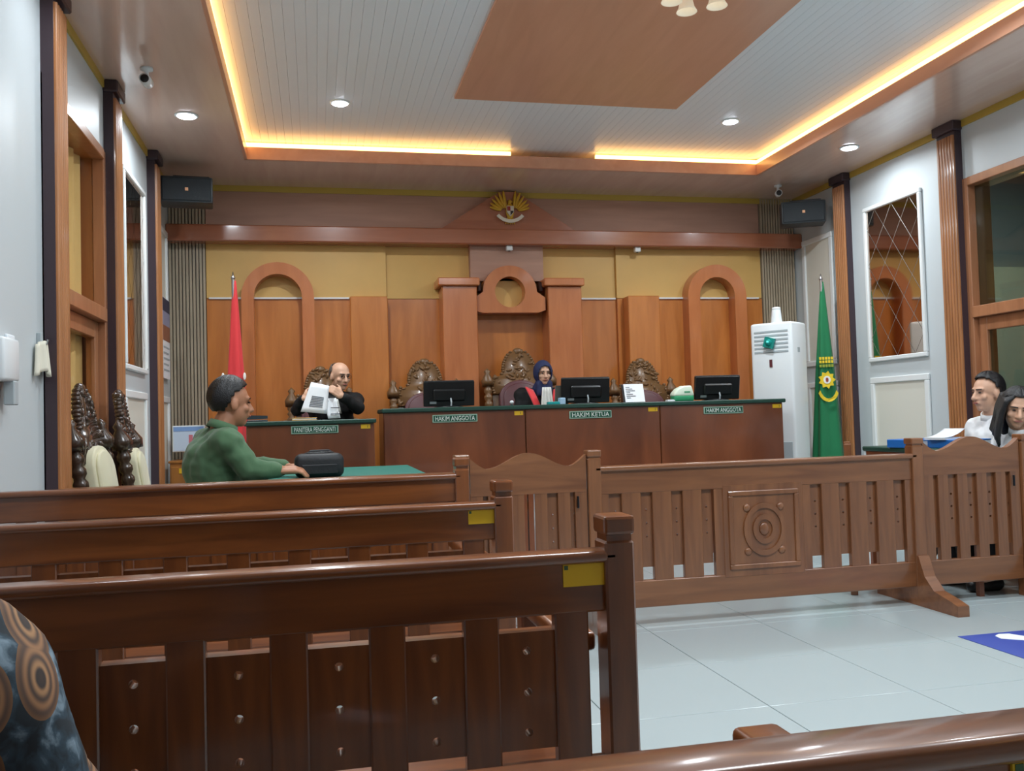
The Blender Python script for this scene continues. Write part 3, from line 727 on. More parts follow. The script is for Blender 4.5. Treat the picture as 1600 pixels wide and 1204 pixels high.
def carved_chair(label, loc, rz, wood_m, fabric, h=1.29, sc=1.0, seed=1, arms=True, group=None):
    """faces local -Y; origin on the floor under the seat"""
    t = thing('carved_chair', label, 'chair', loc, rz, group); rnd = random.Random(seed)
    T = math.radians(9)
    MB().box(-.27*sc, .27*sc, -.10, .24, .36, .43, .012).build('seat_frame', wood_m, t)
    smooth_angle(MB().box(-.24*sc, .24*sc, -.10, .2, .425, .50, .03, 3).build('seat_cushion', fabric, t), 60)
    for sx in (-1, 1):
        MB().lathe([(.032, .38), (.04, .32), (.024, .28), (.034, .2), (.022, .06), (.032, .03), (.028, 0)], (sx*.23*sc, -.06, 0), 12).build('leg', wood_m, t, True)
        MB().tube([(sx*.23*sc, .2, .40), (sx*.23*sc, .21, .2), (sx*.23*sc, .25, 0)], [.03, .026, .022], 10).build('leg', wood_m, t, True)
        if arms:
            MB().tube([(sx*.26*sc, .2, .70), (sx*.28*sc, 0, .69), (sx*.28*sc, -.17, .66), (sx*.28*sc, -.2, .62)], [.024, .026, .03, .02], 10).build('armrest', wood_m, t, True)
            MB().lathe([(.02, .43), (.03, .49), (.018, .55), (.026, .6), (.02, .66)], (sx*.275*sc, -.13, 0), 10).build('arm_support', wood_m, t, True)
    # back: turned stiles, crest, cushion (one tilted group, vertices rotated about the seat's rear edge)
    zt = h-.34
    st = []
    for sx in (-1, 1):
        mb = MB(); pr = [(.03, .40)]
        for i in range(9): z = .46+(zt-.40)*i/9; pr += [(.036, z), (.024, z+.02), (.036, z+.04)]
        pr += [(.05, zt+.03), (.055, zt+.08), (.02, zt+.14), (.03, zt+.16), (.004, zt+.19)]
        mb.lathe(pr, (sx*.235*sc, 0, 0), 12); st.append((mb, 'back_stile', wood_m, True))
    cr = carved_crest(MB(), .25*sc, zt-.04, h, rnd); st.append((cr, 'carved_crest', wood_m, True))
    cu = MB(); N = 12; cu_top = zt+.05
    hw = .16*sc; A = [(-hw, .50), (-hw, cu_top-.12)]+arc(0, cu_top-.12, hw, PI, 0, N)[1:-1]+[(hw, cu_top-.12), (hw, .50)]
    A = [(p[0], p[1] if p[1] <= cu_top-.12 else cu_top-.12+(p[1]-cu_top+.12)*.75) for p in A]
    cu.prism(A, -.05, .03)
    A2 = [(p[0]*.85, .5+(p[1]-.5)*.93+.01) for p in A]; cu.prism(A2, -.066, -.045)
    st.append((cu, 'back_cushion', fabric, False))
    bp = MB(); bp.box(-.2*sc, .2*sc, .02, .04, .47, zt); st.append((bp, 'back_panel', wood_m, False))
    R = Matrix.Rotation(-T, 3, 'X'); piv = Vector((0, .21, .42))
    for mb, nm, m_, sm in st:
        mb.v = [tuple(piv+R @ (Vector(p)-Vector((0, 0, .42)))) for p in mb.v]
        o = mb.build(nm, m_, t, sm)
        if nm == 'back_cushion': smooth_angle(bake(o, ('BEVEL', {'width': .014, 'segments': 2})), 50)
    return t
# two dark carved chairs in front of the left door, facing the middle of the room
carved_chair('dark carved wooden chair with cream cushion in front of the left door curtain', (-.81, 4.86, 0), math.radians(85), carve_dark, cream_fabric, 1.30, .95, 3, False)
carved_chair('dark carved wooden chair with cream cushion against the left pilaster', (-.735, 5.43, 0), math.radians(92), carve_dark, cream_fabric, 1.285, .84, 5, False)
# chairs behind the desks
carved_chair('tall carved chair with maroon back behind the left judge monitor, empty', (.91, 7.36, .40), 0, carve_brown, maroon, 1.19, 1.15, 11)
carved_chair('tallest carved chair with maroon back behind the judge in navy headscarf', (1.74, 7.39, .40), 0, carve_brown, maroon, 1.275, 1.2, 12)
carved_chair('carved chair with maroon back behind the tissue pack, empty', (2.88, 7.42, .40), 0, carve_brown, maroon, 1.17, 1.15, 13)
carved_chair('carved chair behind the clerk holding papers', (.04, 7.38, .40), 0, carve_brown, maroon, 1.14, 1.0, 14)

def plain_chair(label, loc, rz, m_=None, bh=.82):
    t = thing('wooden_chair', label, 'chair', loc, rz); m_ = m_ or desk_wood
    MB().box(-.21, .21, -.21, .21, .42, .455, .008).build('seat', m_, t)
    for sx in (-.185, .185):
        MB().box(sx-.02, sx+.02, -.2, -.16, 0, .42, .003).build('leg', m_, t)
        MB().box(sx-.02, sx+.02, .16, .2, 0, .42, .003).build('leg', m_, t)
        MB().box(sx-.022, sx+.022, .165, .205, .45, bh, .005).build('back_post', m_, t)
    MB().box(-.17, .17, .17, .195, bh-.16, bh-.06, .005).build('backrest', m_, t)
    MB().box(-.17, .17, .17, .195, .55, .61, .005).build('backrest_rail', m_, t)
    return t
t = thing('wooden_stool', 'wooden stool under the man in the green shirt', 'stool', (-.455, 4.88, 0), .37)
MB().box(-.14, .14, -.15, .15, .42, .455, .008).build('seat', desk_wood, t)
for sx in (-.11, .11):
    for sy in (-.12, .12): MB().box(sx-.02, sx+.02, sy-.02, sy+.02, 0, .42, .003).build('leg', desk_wood, t)
plain_chair('wooden chair under the man in the white shirt', (4.33, 5.15, 0), -PI/2, bh=.78)
plain_chair('wooden chair under the long-haired woman in white', (4.28, 4.70, 0), -PI/2, bh=.74)
plain_chair('brown wooden chair whose square post top shows beneath the green flag', (3.28, 4.81, 0), math.radians(58), bal_wood_v, .874)
# white cloth-covered chair behind the gate
t = thing('covered_chair', 'chair under a white cloth cover glimpsed through the slatted gate', 'chair', (.93, 5.40, 0), .1)
cv = MB(); cv.box(-.23, .23, -.24, .24, .0, .47, .02); cv.box(-.20, .20, .17, .25, .45, .72, .03)
smooth_angle(cv.build('cover', pale_grey if False else shirt_white, t), 40)
MB().box(-.2, .2, -.2, .16, .465, .49, .01).build('seat_pad', shirt_white, t)

# ================================================================== ELECTRONICS AND DESK ITEMS
def monitor(label, cx_, cy_, zb, w_, h, rz, tilt=.14):
    t = thing('monitor', label, 'monitor', (cx_, cy_, zb), rz)
    MB().lathe([(.11, 0), (.11, .008), (.03, .016)], (0, .02, 0), 24).build('base', black_plastic, t, True)
    MB().box(-.025, .025, .005, .03, .01, .12, .004).build('neck', black_plastic, t)
    R = Matrix.Rotation(tilt, 3, 'X')
    def rot(mb):
        mb.v = [tuple(R @ Vector((p[0], p[1], p[2]-.015))+Vector((0, 0, .015))) for p in mb.v]; return mb
    pn = rot(MB().box(-w_/2, w_/2, -.015, .018, .012, h, .005)).build('panel', black_plastic, t)
    bk = rot(MB().box(-w_*.32, w_*.32, -.035, -.012, .05, h*.72, .012)).build('rear_cover', black_plastic, t)
    rot(MB().box(-w_/2+.004, w_/2-.004, -.012, .016, h-.001, h+.004)).build('top_edge', dark_grey, pn)
    rot(MB().box(-w_/2+.01, w_/2-.01, .018, .0195, .03, h-.012)).build('screen', mat('screen_dark', (30, 36, 48), .1), pn)
    rot(MB().box(-.15, -.10, -.0395, -.034, .035, .052)).build('brand_badge', silver, pn)
    MB().tube([(.01, -.04, .07), (.012, -.05, .04), (.01, -.045, .006)], .006, 8).build('cable', pale_grey, t)
    return t
monitor('black monitor seen from behind on the judges desk, above the left HAKIM ANGGOTA plate', .98, 6.76, DZ, .385, .20, 0.0)
monitor('black monitor seen from behind beside the judge in navy headscarf', 2.05, 6.76, DZ, .385, .205, -.03)
monitor('black monitor seen from behind, to the right of the tissue pack', 3.15, 6.76, DZ, .375, .20, -.06, .2)
t = thing('laptop', 'grey laptop lid standing open beside the judge in navy headscarf', 'laptop', (1.875, 6.84, DZ))
MB().box(-.05, .06, 0, .16, 0, .014, .003).build('base', dark_grey, t)
MB().prism([(-.012, .01), (.004, .01), (-.03, .15), (-.042, .15)], -.05, .06, 'x').build('lid', mat('grey_lid', (112, 112, 104), .5), t)
# document stand with printed sheet
t = thing('document_stand', 'tilted sign stand with a white printed sheet on the judges desk', 'sign', (2.42, 6.70, DZ), -.12)
MB().prism([(-.05, 0), (.05, 0), (.03, .145), (.018, .145)], -.085, .085, 'x').build('stand', black_plastic, t)
R = MB(); R.add([(-.07, -.052, .004), (.085, -.052, .004), (.085, .014, .145), (-.07, .014, .145)], [(0, 1, 2, 3)]); sh = bake(R.build('sheet', paper, t), ('SOLIDIFY', {'thickness': .002}))
for k in range(7):
    z = .12-k*.014; yy = -.055+.066*(z-.004)/.141; wv = .03+.02*((k*7) % 3)
    MB().box(-.055, -.055+wv, yy-.002, yy+.0005, z, z+.004).build('print_line', ink, sh)
# tissue pack
t = thing('tissue_pack', 'soft green and white tissue pack on the judges desk', 'tissue pack', (2.83, 6.70, DZ), .05)
smooth_angle(MB().box(-.085, .085, -.045, .045, 0, .05, .014, 3).build('lower_wrap', mat('tissue_green', (40, 150, 100), .5), t), 60)
mb = MB(); mb.prism([(-.088, .04), (.088, .04), (.08, .075), (.066, .125), (.0, .122), (-.05, .10), (-.085, .065)], -.044, .044); smooth_angle(bake(mb.build('upper_wrap', mat('tissue_white', (226, 240, 220), .5), t), ('BEVEL', {'width': .012, 'segments': 2})), 60)
MB().box(.0, .05, -.0455, -.0435, .068, .078).build('printed_mark', mat('tissue_green', (40, 150, 100)), t)
t = thing('paper_slip', 'small folded white slip lying left of the tissue pack', 'paper', (2.705, 6.64, DZ)); MB().box(-.03, .03, -.03, .03, 0, .012, .003).build('sheet', paper, t); MB().box(-.028, .02, -.028, .028, .012, .016).build('sheet', paper, t)
t = thing('knob_microphone', 'little round white microphone head on the edge of the judges desk', 'microphone', (1.43, 6.6, DZ)); MB().lathe([(.012, 0), (.01, .012), (.005, .014)], (0, 0, 0), 12).build('stem', dark_grey, t, True); MB().ell((0, 0, .026), (.015, .015, .014)).build('head', white_plastic, t, True)
t = thing('stationery_box', 'small teal box with pale blue sheet before the judge', 'box', (1.77, 6.62, DZ)); MB().box(-.06, .03, -.03, .03, 0, .022, .004).build('box', teal_m, t); MB().box(.03, .075, -.03, .03, 0, .05, .004).build('sheet_block', mat('pale_blue', (170, 205, 232), .6), t)
# clerk desk items
t = thing('manila_folder', 'buff folder lying on the clerk desk edge under the papers', 'folder', (-.08, 6.50, 1.105), .03); MB().box(-.085, .085, -.06, .12, 0, .006, .002).build('cover', yel_folder, t); MB().box(-.083, .08, -.055, .115, .006, .014).build('pages', paper, t); MB().box(-.085, .085, -.06, .12, .014, .019, .002).build('cover', yel_folder, t)
t = thing('stapler', 'dark grey stapler at the left end of the clerk desk', 'stapler', (-.40, 6.52, 1.105)); MB().box(-.07, .07, -.02, .02, 0, .012, .003).build('base', dark_grey, t); MB().prism([(-.07, .016), (.07, .02), (.07, .04), (-.05, .046), (-.07, .036)], -.018, .018).build('arm', mat('slate_plastic', (44, 58, 66), .4), t)
# bag on the witness table
t = thing('black_bag', 'small black zipped bag on the teal table in the hands of the man in green', 'bag', (.01, 4.84, .80), .05)
smooth_angle(MB().box(-.125, .125, -.07, .07, 0, .125, .035, 4).build('body', bag_m, t), 60)
MB().tube([(-.11, -.005, .112), (-.06, -.01, .127), (.06, -.01, .128), (.11, -.005, .112)], .006, 8).build('zip', black_plastic, t, True)
MB().tube([(-.06, .03, .12), (-.04, .03, .135), (.05, .03, .136), (.08, .03, .12)], .008, 8).build('handle', bag_m, t, True)
MB().box(-.09, .09, -.075, -.066, .02, .07, .004).build('front_pocket', bag_m, t)

# ================================================================== AIR CONDITIONER
ac = thing('air_conditioner', 'tall white floor-standing air conditioner with teal ornament next to the green flag', 'air conditioner', (3.84, 6.76, 0), 0)
# local frame: x along front (to the right seen from the room), y into the body
ac.rotation_euler = (0, 0, math.atan2(-.8, .6))
W_, D_, HT = .37, .29, 1.815
smooth_angle(MB().box(-W_, 0, 0, D_, .40, HT, .022, 3).build('cabinet', white_plastic, ac), 50)
for k in range(6): MB().box(-W_+.035, -.035, -.004, .004, 1.56+k*.034, 1.578+k*.034, .002).build('louvre', pale_grey, ac)
MB().box(-W_+.03, -.03, -.003, .004, .50, .82, .003).build('intake_grille', pale_grey, ac)
MB().box(-.205, -.18, -.004, .002, 1.44, 1.505).build('display', mat('display_red', (96, 40, 46), .3), ac)
orn = MB(); rnd = random.Random(2); pts = []
for k in range(12): a = 2*PI*k/12; r = .062 if k % 3 == 0 else .045; pts.append((-.195+r*math.cos(a+.5), 1.645+r*math.sin(a+.5)))
orn.prism(pts, -.03, 0); orn.ell((-.195, -.03, 1.645), (.03, .02, .03), None, 10, 6)
orn.build('teal_ornament', mat('teal_foil', (30, 160, 150), .2, .4), ac)
MB().box(-.23, -.16, -.012, 0, 1.565, 1.585, .003).build('ornament_base', pale_grey, ac)
MB().box(-.002, .003, .1, .14, 1.56, 1.6).build('side_label', pale_grey, ac)
ac.location.z = .40
for c_ in ac.children: c_.location.z -= .40
t = thing('white_canister', 'white tapered plastic canister standing on the air conditioner', 'canister', (3.81, 6.95, HT)); MB().lathe([(.046, 0), (.047, .005), (.036, .12), (.034, .13), (.02, .134)], (0, 0, 0), 20).build('body', white_plastic, t, True); MB().lathe([(.037, .112), (.037, .118)], (0, 0, 0), 20).build('lid_seam', pale_grey, t)

# ================================================================== FLAGS
def flag(name, label, loc, zt, w_top, w_bot, zb, cloth, n=5, phase=0.):
    t = thing(name, label, 'flag', loc)
    MB().tube([(0, 0, .41), (0, 0, zt)], .012, 10).build('pole', silver, t)
    MB().lathe([(.13, .40), (.13, .42), (.03, .45), (.02, .49)], (0, 0, 0), 24).build('base', steel, t, True)
    MB().lathe([(.012, zt), (.018, zt+.015), (.008, zt+.03), (.002, zt+.06)], (0, 0, 0), 12).build('finial', silver, t, True)
    def fn(u, v):
        a = 2*PI*u; z = zt-.01-(zt-zb)*v; wv = w_top+(w_bot-w_top)*v**.85
        r = wv*(1+.16*math.sin(n*a+phase)*min(1, v*2))
        return (r*math.cos(a)+.01, r*.62*math.sin(a), z)
    mb = MB(); mb.quadgrid(fn, 60, 24)
    c = mb.build('cloth', cloth, t, True); bake(c, ('SOLIDIFY', {'thickness': .003}))
    return t, c, fn
fl, c, fn = flag('green_flag', 'tall green flag with yellow emblem furled on a pole by the air conditioner', (4.33, 7.10, 0), 2.20, .012, .135, .62, green_cloth, 5, .8)
# emblem: placed just outside the cloth on the side that faces the room
def onflag(dx, z, out=.012):
    """point on the camera-facing side; dx across, z up"""
    v = (2.19-z)/(2.19-.62); wv = .012+(.135-.012)*v**.85
    a = -PI/2-.45; ca = math.cos(a); sa = math.sin(a)
    # local plane facing (-.45,-.9)
    n_ = Vector((math.sin(-.45), -math.cos(.45), 0)); tdir = Vector((math.cos(.45), -math.sin(.45), 0))
    q = n_*(wv*(.62+.25)+out-(dx*dx)*2.5)+tdir*dx
    return (q.x+.01, q.y, z)
def flag_patch(name, poly, m_, out=.012):
    mb = MB(); n_ = len(poly); mb.add([onflag(x, z, out) for x, z in poly]+[onflag(x, z, out-.006) for x, z in poly], [tuple(range(n_)), tuple(range(2*n_-1, n_-1, -1))]+[(i, i+n_, (i+1) % n_+n_, (i+1) % n_) for i in range(n_)])
    return mb.build(name, m_, c)
zc = 1.33
star = [((.072 if k % 2 == 0 else .052)*math.cos(PI*k/9), zc+(.078 if k % 2 == 0 else .058)*math.sin(PI*k/9)) for k in range(18)]
em = flag_patch('emblem_star', star, flag_yellow, .014)
flag_patch('emblem_disc', [(.03*math.cos(2*PI*k/16), zc+.034*math.sin(2*PI*k/16)) for k in range(16)], flag_white, .018)
flag_patch('emblem_core', [(.012*math.cos(2*PI*k/10), zc+.02*math.sin(2*PI*k/10)) for k in range(10)], mat('emblem_red', (150, 60, 40)), .021)
for k, z0 in enumerate((1.44, 1.475, 1.505)):
    for j in range(5): flag_patch('emblem_lettering', [(-.055+j*.024, z0), (-.037+j*.024, z0), (-.037+j*.024, z0+.024), (-.055+j*.024, z0+.024)], mat('flag_gold', (150, 160, 50), .7) if k == 0 else flag_yellow, .012)
gar = []
for k in range(9): a = math.radians(205+k*16); gar.append((.0+.115*math.cos(a)*.8+.01, zc-.06+.13*math.sin(a)))
gar2 = [(x*.8, z+.028) for x, z in reversed(gar)]
flag_patch('emblem_garland', gar+gar2, flag_yellow, .012)
fr_, c2, fn2 = flag('red_white_flag', 'furled red and white flag on a pole at the left of the back wall', (-.61, 7.30, 0), 2.22, .012, .095, .66, red_cloth, 4, .3)
for xx in (-.085, .075): MB().ell((xx, -.03, 1.462), (.012, .008, .03), None, 10, 8).build('white_edge', flag_white, fr_, True)

for t in (fl, fr_):
    t.location.z = .40
    for c_ in t.children: c_.location.z -= .40

# ================================================================== WALL THINGS
# eagle emblem
e = thing('eagle_emblem', 'golden eagle emblem with shield and white ribbon on the pediment of the back wall', 'emblem', (1.735, 7.865, 2.93))
for s_ in (-1, 1):
    wg = MB()
    for k in range(6):
        a = math.radians(100-k*22); L = .17-.012*k
        wg.ell((s_*(.055+.055*math.cos(a)+.015*k*.3), -.012, .02+L*.45*math.sin(a)+.01), (.014, .008, L*.5), Matrix.Rotation(s_*math.radians(8+k*13), 3, 'Y'), 8, 6)
    wg.build('wing', gold, e, True)
bd = MB(); bd.ell((0, -.012, 0), (.038, .014, .075)); bd.ell((0, -.016, .085), (.018, .014, .022)); bd.cap((.01, -.018, .088), (.032, -.018, .082), .008, .003)
for k in range(5): bd.ell(((k-2)*.016, -.01, -.085), (.008, .006, .035), Matrix.Rotation(-(k-2)*.16, 3, 'Y'), 8, 6)
bd.build('body', gold, e, True)
MB().prism([(-.032, .045), (.032, .045), (.032, -.01), (0, -.05), (-.032, -.01)], -.034, -.016).build('shield', mat('shield_white', (214, 206, 190), .5), e)
MB().prism([(-.028, .04), (0, .04), (0, .0), (-.028, .0)], -.037, -.033).build('shield_quarter', mat('shield_red', (150, 50, 40), .5), e)
MB().prism([(0, -.0), (.028, -.0), (.026, -.012), (0, -.042)], -.037, -.033).build('shield_quarter', mat('shield_black', (40, 36, 34), .5), e)
A = arc(0, .06, .165, math.radians(220), math.radians(320), 14); B = arc(0, .06, .135, math.radians(220), math.radians(320), 14)
MB().strip(A, B, -.03, -.018).build('ribbon', mat('ribbon_white', (224, 216, 200), .5), e)

def speaker(label, loc, rz):
    t = thing('loudspeaker', label, 'speaker', loc, rz)
    smooth_angle(MB().box(-.19, .19, -.10, .12, -.10, .10, .012, 2).build('cabinet', dark_grey, t), 40)
    MB().box(-.178, .178, -.108, -.098, -.088, .088, .006).build('grille', mat('speaker_grille', (44, 50, 54), .7, bump=.4, bscale=300), t)
    b_ = MB().box(-.012, .012, -.112, -.107, -.012, .012).build('badge', mat('orange_badge', (236, 170, 120), .4), t); b_['label'] = 'small orange badge'
    MB().box(-.10, .16, .0, .02, .115, .13, .002).build('bracket_bar', black_plastic, t)
    MB().box(.15, .165, .0, .14, .08, .13, .002).build('bracket_arm', black_plastic, t)
    MB().box(-.11, -.095, .0, .02, .09, .12, .002).build('bracket_arm', black_plastic, t)
    return t
speaker('dark loudspeaker with orange badge high on the left wall above the flag', (-.94, 7.30, 2.895), .10)
speaker('dark loudspeaker with orange badge on a bracket high on the right wall', (4.32, 7.34, 2.84), -.42)
def cctv(label, loc, rz):
    t = thing('security_camera', label, 'camera', loc, rz)
    MB().lathe([(.035, 0), (.035, -.012), (.012, -.02), (.012, -.05)], (0, 0, 0), 16).build('mount', white_plastic, t, True)
    MB().tube([(0, .05, -.07), (0, -.07, -.085)], .03, 14).build('housing', white_plastic, t, True)
    MB().lathe([(.024, -.074), (.02, -.078), (.01, -.0785)], (0, 0, -.086), 14, 'y').build('lens', black_plastic, t, True)
    return t
cctv('small security camera under the left soffit beside a pilaster', (-.90, 5.38, ZS), 0)
cctv('small white security camera under the soffit above the right loudspeaker', (4.15, 7.45, ZS), -.4)
# calendar poster near the back corner of the left wall
t = thing('wall_poster', 'narrow printed poster with dark header on the left wall near the back corner', 'poster', (XL+.0215, 7.60, 1.47))
MB().box(0, .006, -.17, .17, 0, .64, .001).build('sheet', paper, t); MB().box(.006, .008, -.165, .165, .53, .635).build('header', mat('navy_print', (52, 52, 78), .6), t)
MB().box(.006, .008, -.165, .165, .42, .53).build('photo_band', mat('lilac_print', (150, 150, 176), .6), t); MB().box(.006, .008, -.165, .165, .30, .42).build('photo_band', mat('brown_print', (150, 96, 70), .6), t)
for k in range(5): MB().box(.006, .0075, -.15, .13-.03*(k % 2), .06+k*.045, .075+k*.045).build('print_line', pale_grey, t)
# notice panel and low cabinet in the left back corner
t = thing('notice_screen', 'pale blue lit notice panel low in the left back corner', 'screen', (-1.0, 7.64, .99))
MB().box(-.125, .125, 0, .025, -.105, .105, .004).build('frame', white_plastic, t); MB().box(-.115, .115, -.003, 0, -.095, .095).build('display', mat('pale_screen', (206, 222, 240), .3), t)
MB().box(-.115, .115, -.005, -.002, .06, .095).build('title_bar', mat('blue_bar', (130, 165, 215), .4), t); MB().box(.0, .03, -.005, -.002, -.06, .03).build('figure', mat('red_print', (206, 120, 130), .5), t)
MB().box(-.03, .03, .02, .20, -.02, .02).build('wall_bracket', steel, t)
t = thing('side_cabinet', 'low wooden cabinet with yellow sticker in the left back corner', 'cabinet', (-.97, 7.62, .40))
MB().box(-.16, .16, -.1, .28, 0, .40, .004).build('body', wood('cabinet_wood', (150, 96, 44), (172, 112, 54), .35, .2, (8, 8, 1)), t); MB().box(-.17, .17, -.11, .29, .40, .42, .004).build('top', MATS['cabinet_wood'], t)
MB().box(-.15, .0, -.108, -.098, .03, .37, .003).build('door', MATS['cabinet_wood'], t); MB().box(.004, .15, -.108, -.098, .03, .37, .003).build('door', MATS['cabinet_wood'], t); MB().box(-.09, -.03, -.112, -.108, .32, .36).build('asset_sticker', sticker, t)
# dispenser and bell push on the near left wall
t = thing('wall_dispenser', 'white wall dispenser with green sticker near the left edge of the white wall', 'dispenser', (XL, 3.80, 1.275))
smooth_angle(MB().box(0, .055, -.13, .05, 0, .165, .012, 2).build('casing', white_plastic, t), 50); MB().box(0, .012, .05, .135, 0, .19, .003).build('side_label', paper, t); MB().box(.012, .014, .065, .12, .12, .17).build('green_patch', mat('sticker_green', (120, 168, 96), .5), t)
MB().box(.015, .055, -.02, .03, -.09, .002, .004).build('spout', pale_grey, t)
t = thing('cloth_hook', 'cream cloth hanging on a small wall hook beside the left door pilaster', 'cloth', (XL, 4.27, 1.33))
mb = MB(); mb.quadgrid(lambda u, v: (.012+.035*math.sin(PI*u)*(.6+.4*v)+.008*math.sin(u*22), -.085+.17*u*(.75+.25*v)+.02*(1-v), .125*(1-v)+.02*math.sin(PI*u)*(1-v)-.012*math.cos(9*u)*v), 24, 8); bake(mb.build('cloth', mat('cream_cloth', (226, 222, 204), .8), t, True), ('SOLIDIFY', {'thickness': .004}))
MB().box(0, .02, -.01, .02, .12, .18, .003).build('hook_plate', pale_grey, t); MB().tube([(.01, .0, .14), (.04, .0, .13), (.045, 0, .15)], .005, 8).build('hook', silver, t)
# wheelchair symbol on the floor
t = thing('floor_sign', 'blue floor sign with white wheelchair symbol on the tiles', 'sign', (2.905, 3.12, .0008))
MB().box(0, .62, 0, .61, 0, .0015).build('blue_field', blue_mark, t)
A = arc(.36, .26, .20, math.radians(-200), math.radians(40), 24); B = arc(.36, .26, .145, math.radians(-200), math.radians(40), 24)
MB().strip(A, B, .0015, .0022, 'z').build('wheel_symbol', letter_white, t)
sy = MB().prism([(.16, .56), (.20, .585), (.25, .575), (.27, .53), (.40, .36), (.52, .36), (.52, .30), (.36, .30), (.24, .44), (.15, .51)], .0015, .0028, 'z'); sy.build('figure_symbol', letter_white, t)

# ================================================================== PEOPLE
def V3(p): return Vector(p)
def frame(f, u=(0, 0, 1)):
    f = V3(f).normalized(); u = V3(u); r = f.cross(u).normalized(); u = r.cross(f); return f, r, u
def remeshed(mb, name, m_, parent, voxel, smooth_it=3, fac=.5):
    o = mb.build(name, m_, parent, True)
    bake(o, ('REMESH', {'mode': 'VOXEL', 'voxel_size': voxel, 'use_smooth_shade': True}), ('SMOOTH', {'iterations': smooth_it, 'factor': fac}))
    o.data.polygons.foreach_set('use_smooth', [True]*len(o.data.polygons)); return o
def hand(mb, w_, d, nrm, side, curl=.5, s=1.0):
    """palm and five fingers; w_ wrist, d pointing direction, nrm = back of the hand, side = towards the thumb"""
    d = V3(d).normalized(); nrm = V3(nrm); nrm = (nrm-d*nrm.dot(d)).normalized(); sd = V3(side); sd = (sd-d*sd.dot(d)-nrm*sd.dot(nrm)).normalized(); w_ = V3(w_)
    for k in (-1, 0, 1): mb.cap(w_+d*.01*s+sd*.02*k*s, w_+d*.075*s+sd*.024*k*s, .016*s, .014*s, 8)
    for k, L in ((-1.5, .055), (-.5, .07), (.5, .075), (1.5, .066)):
        b = w_+d*.078*s+sd*k*.019*s; p1 = b+(d*math.cos(curl*.6)-nrm*math.sin(curl*.6))*L*.5*s; p2 = p1+(d*math.cos(curl*1.8)-nrm*math.sin(curl*1.8))*L*.5*s
        mb.cap(b, p1, .0092*s, .0085*s, 8); mb.cap(p1, p2, .0085*s, .0075*s, 8)
    b = w_+d*.025*s+sd*.03*s; p1 = b+(d*.6+sd*.7-nrm*.2).normalized()*.035*s; p2 = p1+(d*.9+sd*.2-nrm*.3).normalized()*.03*s
    mb.cap(b, p1, .012*s, .0095*s, 8); mb.cap(p1, p2, .0095*s, .008*s, 8)
